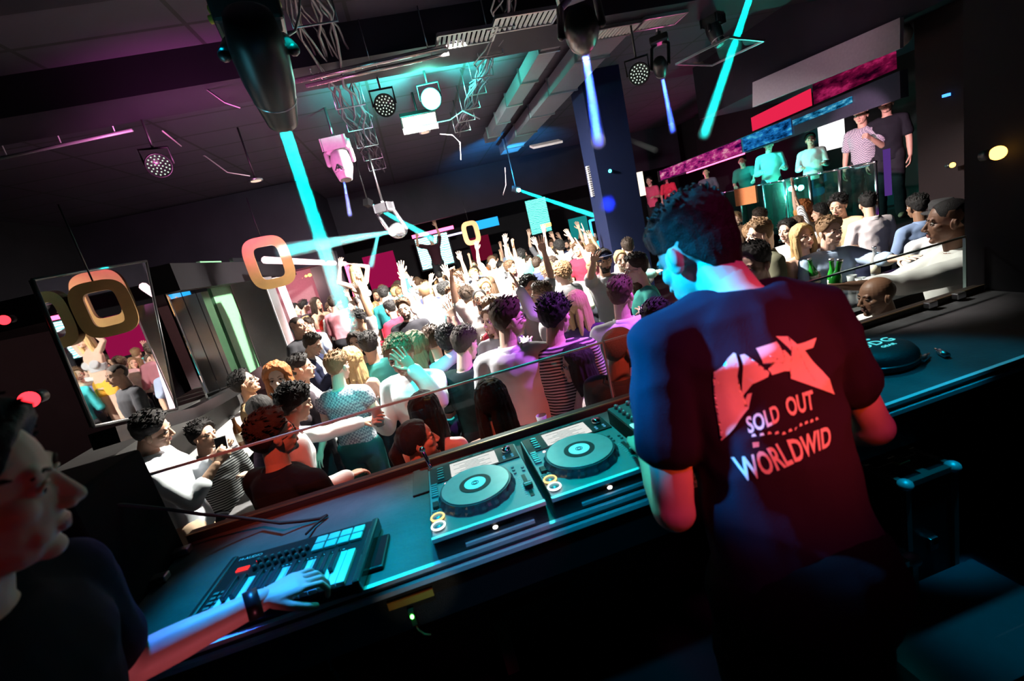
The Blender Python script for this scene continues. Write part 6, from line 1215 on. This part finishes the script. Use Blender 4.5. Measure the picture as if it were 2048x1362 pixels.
  (-0.98, 12.55, 1.027, 187, 1, 1, 'brown', (0.08, 0.4, 0.38), 'dark-brown-haired man in teal, drink in hand, facing us, far rows near the dancer'),
  (-0.47, 12.56, 1.014, 126, 0, 1, 'tan', (0.82, 0.82, 0.84), 'dark-brown-haired man in white, one arm bent, facing us, far rows under the video screen'),
  (0.55, 12.44, 0.964, 350, 5, 3, 'tan', (0.3, 0.02, 0.04), 'light-brown-haired man in dark red, cropped, drinking, back turned, far rows under the video screen'),
  (1.42, 12.56, 0.954, 149, 3, 4, 'fair', (0.03, 0.035, 0.08), 'blond-haired man in navy, high quiff, facing us, far rows under the small ring'),
  (2.09, 12.59, 1.031, 43, 1, 1, 'mid', (0.82, 0.82, 0.84), 'dark-brown-haired man in white, drink in hand, back turned, far rows under the small ring'),
  (2.52, 12.36, 1.006, 333, 2, 2, 'mid', (0.45, 0.55, 0.75), 'brown-haired man in pale blue, arm raised, back turned, far rows under the teal poster'),
  (2.92, 12.65, 0.982, 138, 3, 1, 'fair', (0.82, 0.82, 0.84), 'dark-brown-haired man in white, high quiff, facing us, far rows under the teal poster'),
  (3.99, 12.69, 0.911, 136, 9, 4, 'mid', (0.02, 0.02, 0.025), 'blond-haired woman in black, hair bun, facing us, far rows under the blue loop'),
  (4.76, 12.63, 1.017, 346, 4, 0, 'fair', (0.08, 0.4, 0.38), 'black-haired man in teal, curly, hand raised, back turned, far rows under the blue loop'),
  (-2.59, 13.11, 0.983, 209, 2, 0, 'fair', (0.45, 0.55, 0.75), 'black-haired man in pale blue, arm raised, facing us, far rows near the dancer'),
  (-1.1, 13.01, 0.958, 34, 2, 2, 'mid', (0.75, 0.68, 0.55), 'brown-haired man in cream, arm raised, back turned, far rows near the dancer'),
  (-0.51, 13.08, 0.891, 314, 6, 3, 'fair', (0.75, 0.68, 0.55), 'light-brown-haired woman in cream, long hair, back turned, far rows under the video screen'),
  (0.07, 12.96, 0.91, 156, 9, 3, 'fair', (0.45, 0.55, 0.75), 'light-brown-haired woman in pale blue, hair bun, facing us, far rows under the video screen'),
  (0.53, 13.07, 0.986, 47, 0, 0, 'mid', (0.8, 0.78, 0.76), 'black-haired man in white, one arm bent, back turned, far rows under the video screen'),
  (1.04, 13.12, 0.929, 351, 9, 1, 'mid', (0.8, 0.78, 0.76), 'dark-brown-haired woman in white, hair bun, back turned, far rows under the small ring'),
  (1.53, 13.16, 1.012, 174, 1, 2, 'fair', (0.75, 0.5, 0.5), 'brown-haired man in pale pink, drink in hand, facing us, far rows under the small ring'),
  (2.08, 13.06, 0.959, 138, 7, 4, 'tan', (0.82, 0.82, 0.84), 'blond-haired woman in white, wavy, hand raised, facing us, far rows under the small ring'),
  (3.37, 12.86, 0.93, 171, 9, 2, 'fair', (0.82, 0.82, 0.84), 'brown-haired woman in white, hair bun, facing us, far rows under the teal poster'),
  (4.0, 13.2, 1.029, 224, 4, 2, 'mid', (0.45, 0.55, 0.75), 'brown-haired man in pale blue, curly, hand raised, facing us, far rows under the teal poster'),
  (5.32, 13.19, 0.993, 323, 5, 2, 'brown', (0.02, 0.02, 0.025), 'brown-haired man in black, cropped, drinking, back turned, far rows under the blue loop'),
  (-1.99, 13.34, 0.915, 348, 8, 5, 'fair', (0.08, 0.4, 0.38), 'ginger-haired woman in teal, hand on cheek, back turned, far rows near the dancer'),
  (4.89, 13.36, 0.987, 132, 0, 1, 'mid', (0.75, 0.5, 0.5), 'dark-brown-haired man in pale pink, one arm bent, facing us, far rows under the blue loop')
]
HCN = ['black','darkbrown','brown','light','blond','ginger']
for (x, y, s, g, p, hi, sk, tc, label) in CROWD:
    f, hair, nm, hs = PROTO[p]; o = new('person', f['body']); o.location = (x,y,0); o.rotation_euler.z = rad(-g); o.scale = (s,s,s)
    tag(o, label, 'person', 'people in the dance floor crowd'); dress(o, f, hair, HCN[hi], sk, tc, (.02,.022,.03), topname=nm, hseed=hs)
flush()
# ---------------------------------------------------------------- light beams in the haze
def haze_mat(den):
    n = 'haze_%g' % den
    if n in MATS: return MATS[n]
    m, nt, out = nodes_of(n); v = nt.nodes.new('ShaderNodeVolumeScatter'); v.inputs['Density'].default_value = den; v.inputs['Color'].default_value = (1,1,1,1)
    nt.links.new(v.outputs[0], out.inputs['Volume']); MATS[n] = m; return m
def beam(a, b, r0, r1, col, e, lab, den=.35):
    a, b = V(a), V(b); d = (b-a).normalized(); L = (b-a).length; bm = bmesh.new(); cap(bm, d*.03, r0, d*L, r1, n=20, flat=True)
    o = obj('light_beam', bm, haze_mat(den), loc=a); tag(o, lab, 'light beam', 'light beams in the haze', 'stuff')
    l = lamp('AREA', a+d*.012, b, e, col, r0*1.9); l.data.shape = 'DISK'; l.data.spread = max(rad(1.2), 2*math.atan((r1-r0)/L))
TEAL = (.0,.85,.8)
beam(*B1, .03, .08, TEAL, 17, 'widest teal beam slanting down to the dancer from the big black moving head')
beam(*B2, .02, .07, (.03,.08,1), 12, 'deep blue beam falling from the violet lens at the top centre')
beam(*B3, .03, .10, TEAL, 20, 'flat teal beam running left behind the second gold ring sign')
beam(*B4, .03, .09, TEAL, 30, 'teal beam slanting down right toward the video screen')
beam(*B5, .03, .10, TEAL, 12, 'teal beam slanting down from the top right edge')
beam(*B6, .03, .06, TEAL, 26, 'teal beam right of the dark blue column pointing at the balcony fascia')
beam(*B7, .025, .06, TEAL, 30, 'thin teal beam pointing at the dark blue column from the left')
beam(*B8, .02, .06, (.03,.08,1), 9, 'thin blue beam under the right LED can')
beam((-0.509, 8.201, 2.734), (-0.895, 9.506, 2.269), .02, .07, (.0,.5,.8), 5, 'faint teal beam falling beside the dancer from the silver moving head')
beam((-0.635, 6.61, 3.403), (-0.794, 7.6, 3.081), .015, .04, (.05,.1,1), 5, 'faint blue beam below the white moving head')
# ---------------------------------------------------------------- stage lamps
lamp('AREA', SP+V((0,-.06,-.06)), SP+V((0,.42,-1.1)), 1500, (1,.93,.86), .5, sy=.25)
lamp('SPOT', SP+V((-.1,-.1,-.1)), (.3,3.9,1.4), 5000, (1,.93,.88), .08, 25, .7)
lamp('SPOT', (.9,4.6,4.0), (.9,7.6,.6), 7500, (1,.92,.82), .12, 80, .6)
lamp('SPOT', (1.2,5.2,3.95), (3.8,4.0,1.3), 2200, (1,.93,.85), .06, 56, .5)
lamp('SPOT', (.3,4.5,3.9), (-1.7,3.4,1.0), 3000, (1,.92,.82), .05, 40, .5)
lamp('SPOT', (-.2,2.0,4.0), (-.45,3.2,1.3), 700, (.0,.9,.85), .05, 24, .5)
lamp('SPOT', (-.7,2.4,3.9), (-.57,1.30,1.42), 620, (.0,.5,1), .08, 19, .4)
lamp('SPOT', (.4,2.3,3.9), (.2,1.3,1.45), 430, (.0,.8,.75), .1, 30, .5)
lamp('SPOT', (-1.2,1.8,3.5), (.43,.83,1.95), 2300, (.0,.40,1), .06, 11, .5)
lamp('SPOT', (-.9,2.2,3.7), (-.62,1.0,1.53), 520, (.05,.10,1), .06, 13, .5)
lamp('SPOT', (1.4,-1.2,2.75), (.65,.72,1.78), 290, (1,.085,.02), .1, 13, .6)
lamp('SPOT', (1.1,-.5,3.9), (.62,.78,1.98), 80, (.85,.05,.42), .15, 24, .6)
lamp('SPOT', (.3,-.9,1.5), (-.62,.78,2.0), 4, (1,.08,.08), .1, 16, .8)
lamp('SPOT', (-.35,.35,1.15), (-.68,.98,1.52), 7, (1,.2,.3), .04, 24, .6)
lamp('SPOT', (-.35,.2,3.7), (.08,1.12,1.43), 170, (.0,.55,1), .06, 19, .5)
lamp('SPOT', (-1.5,4.3,3.9), (.0,3.2,1.5), 1700, (1,.95,.92), .06, 26, .6)
lamp('SPOT', (-.1,.15,1.05), (-.235,1.12,1.335), 2.2, (1,.85,.6), .02, 13, .4)
lamp('SPOT', (1.7,2.4,3.9), (1.6,1.2,1.4), 200, (.0,.6,.9), .06, 20, .6)
lamp('SPOT', (1.75,.85,3.9), (1.47,1.12,1.1), 170, (.0,.55,.95), .05, 11, .6)
lamp('SPOT', (.4,2.7,4.0), (.66,.98,2.2), 260, (.0,.45,.9), .05, 13, .5)
lamp('SPOT', (1.1,2.9,3.4), (2.12,1.95,1.48), 420, (1,.9,.82), .06, 19, .6)
lamp('SPOT', (1.6,4.4,4.0), (3.0,2.3,1.4), 900, (1,.93,.86), .06, 24, .6)
lamp('SPOT', (2.4,2.4,3.8), (.95,3.0,1.4), 1000, (.6,.14,1), .08, 34, .6)
lamp('SPOT', (1.5,.2,3.6), (.85,2.1,1.28), 190, (1,.10,.06), .06, 22, .6)
lamp('SPOT', (-.3,.5,3.9), (-.5,2.2,1.3), 330, (1,.12,.07), .06, 28, .6)
lamp('SPOT', V(GP)+V((-.05,-.28,-.1)), V(GP)+V((.0,.1,1.2)), 1500, (.05,1,.68), .12, 165, .5)
lamp('SPOT', V(GP)+V((0,.1,-.15)), (1.0,8.5,1.5), 260, (.05,1,.68), .1, 70, .6)
lamp('SPOT', (-1.6,4.4,2.8), (-1.4,6.2,4.4), 380, (.75,.15,.5), .2, 110, .8)
lamp('SPOT', (.4,5.4,2.9), (1.0,7.0,4.4), 60, (.45,.3,.6), .2, 120, .8)
lamp('SPOT', (-.8,2.2,2.9), (-.4,3.0,4.4), 16, (.1,.55,.7), .2, 120, .8)
lamp('SPOT', (2.475, 9.797, 3.169), (V(CEILB)+V((.4,1.0,1.2))), 900, (.02,.45,1), .1, 80, .8)
lamp('POINT', (-2.9,10.2,2.3), None, 90, (1,.7,.6), .1)
lamp('POINT', (-2.9,11,2.2), None, 60, (1,.15,.3), .1)
lamp('POINT', (7.4,11.5,2.3), None, 60, (1,.1,.4), .1)
lamp('SPOT', (5.2,8.6,3.6), (7.7,8.2,2.2), 900, (.05,.9,.85), .06, 50, .5)
lamp('SPOT', (4.4,4.9,2.8), (7.2,5.9,2.3), 500, (1,.6,.75), .06, 32, .5)
lamp('SPOT', (2.2,4.6,3.0), (5.6,5.7,3.65), 60, (1,.6,.8), .1, 44, .7)
# ---------------------------------------------------------------- world, camera
w = bpy.data.worlds.new('night'); SC.world = w; w.use_nodes = True; w.node_tree.nodes['Background'].inputs[0].default_value = (.012,.008,.016,1); w.node_tree.nodes['Background'].inputs[1].default_value = .3
cam = bpy.data.cameras.new('camera'); co = link(bpy.data.objects.new('camera', cam)); SC.camera = co
M3 = Matrix(((0.951022,0.267900,-0.154228),(-0.205469,0.175078,-0.962876),(-0.230953,0.947405,0.221548)))
co.matrix_world = Matrix.Translation((0,0,2.2)) @ M3.to_4x4(); cam.lens = 15.8203
cam.sensor_width = 36; cam.clip_start = .02
cam.dof.use_dof = True; cam.dof.focus_distance = 3.2; cam.dof.aperture_fstop = 2.8
SC.view_settings.view_transform = 'Standard'; SC.view_settings.look = 'None'; SC.view_settings.exposure = 0; SC.view_settings.gamma = 1
SC.cycles.use_denoising = True; SC.cycles.max_bounces = 6; SC.cycles.diffuse_bounces = 2; SC.cycles.glossy_bounces = 4; SC.cycles.transmission_bounces = 4; SC.cycles.transparent_max_bounces = 12; SC.cycles.volume_bounces = 0
SC.cycles.sample_clamp_indirect = 4; SC.cycles.caustics_reflective = False; SC.cycles.caustics_refractive = False
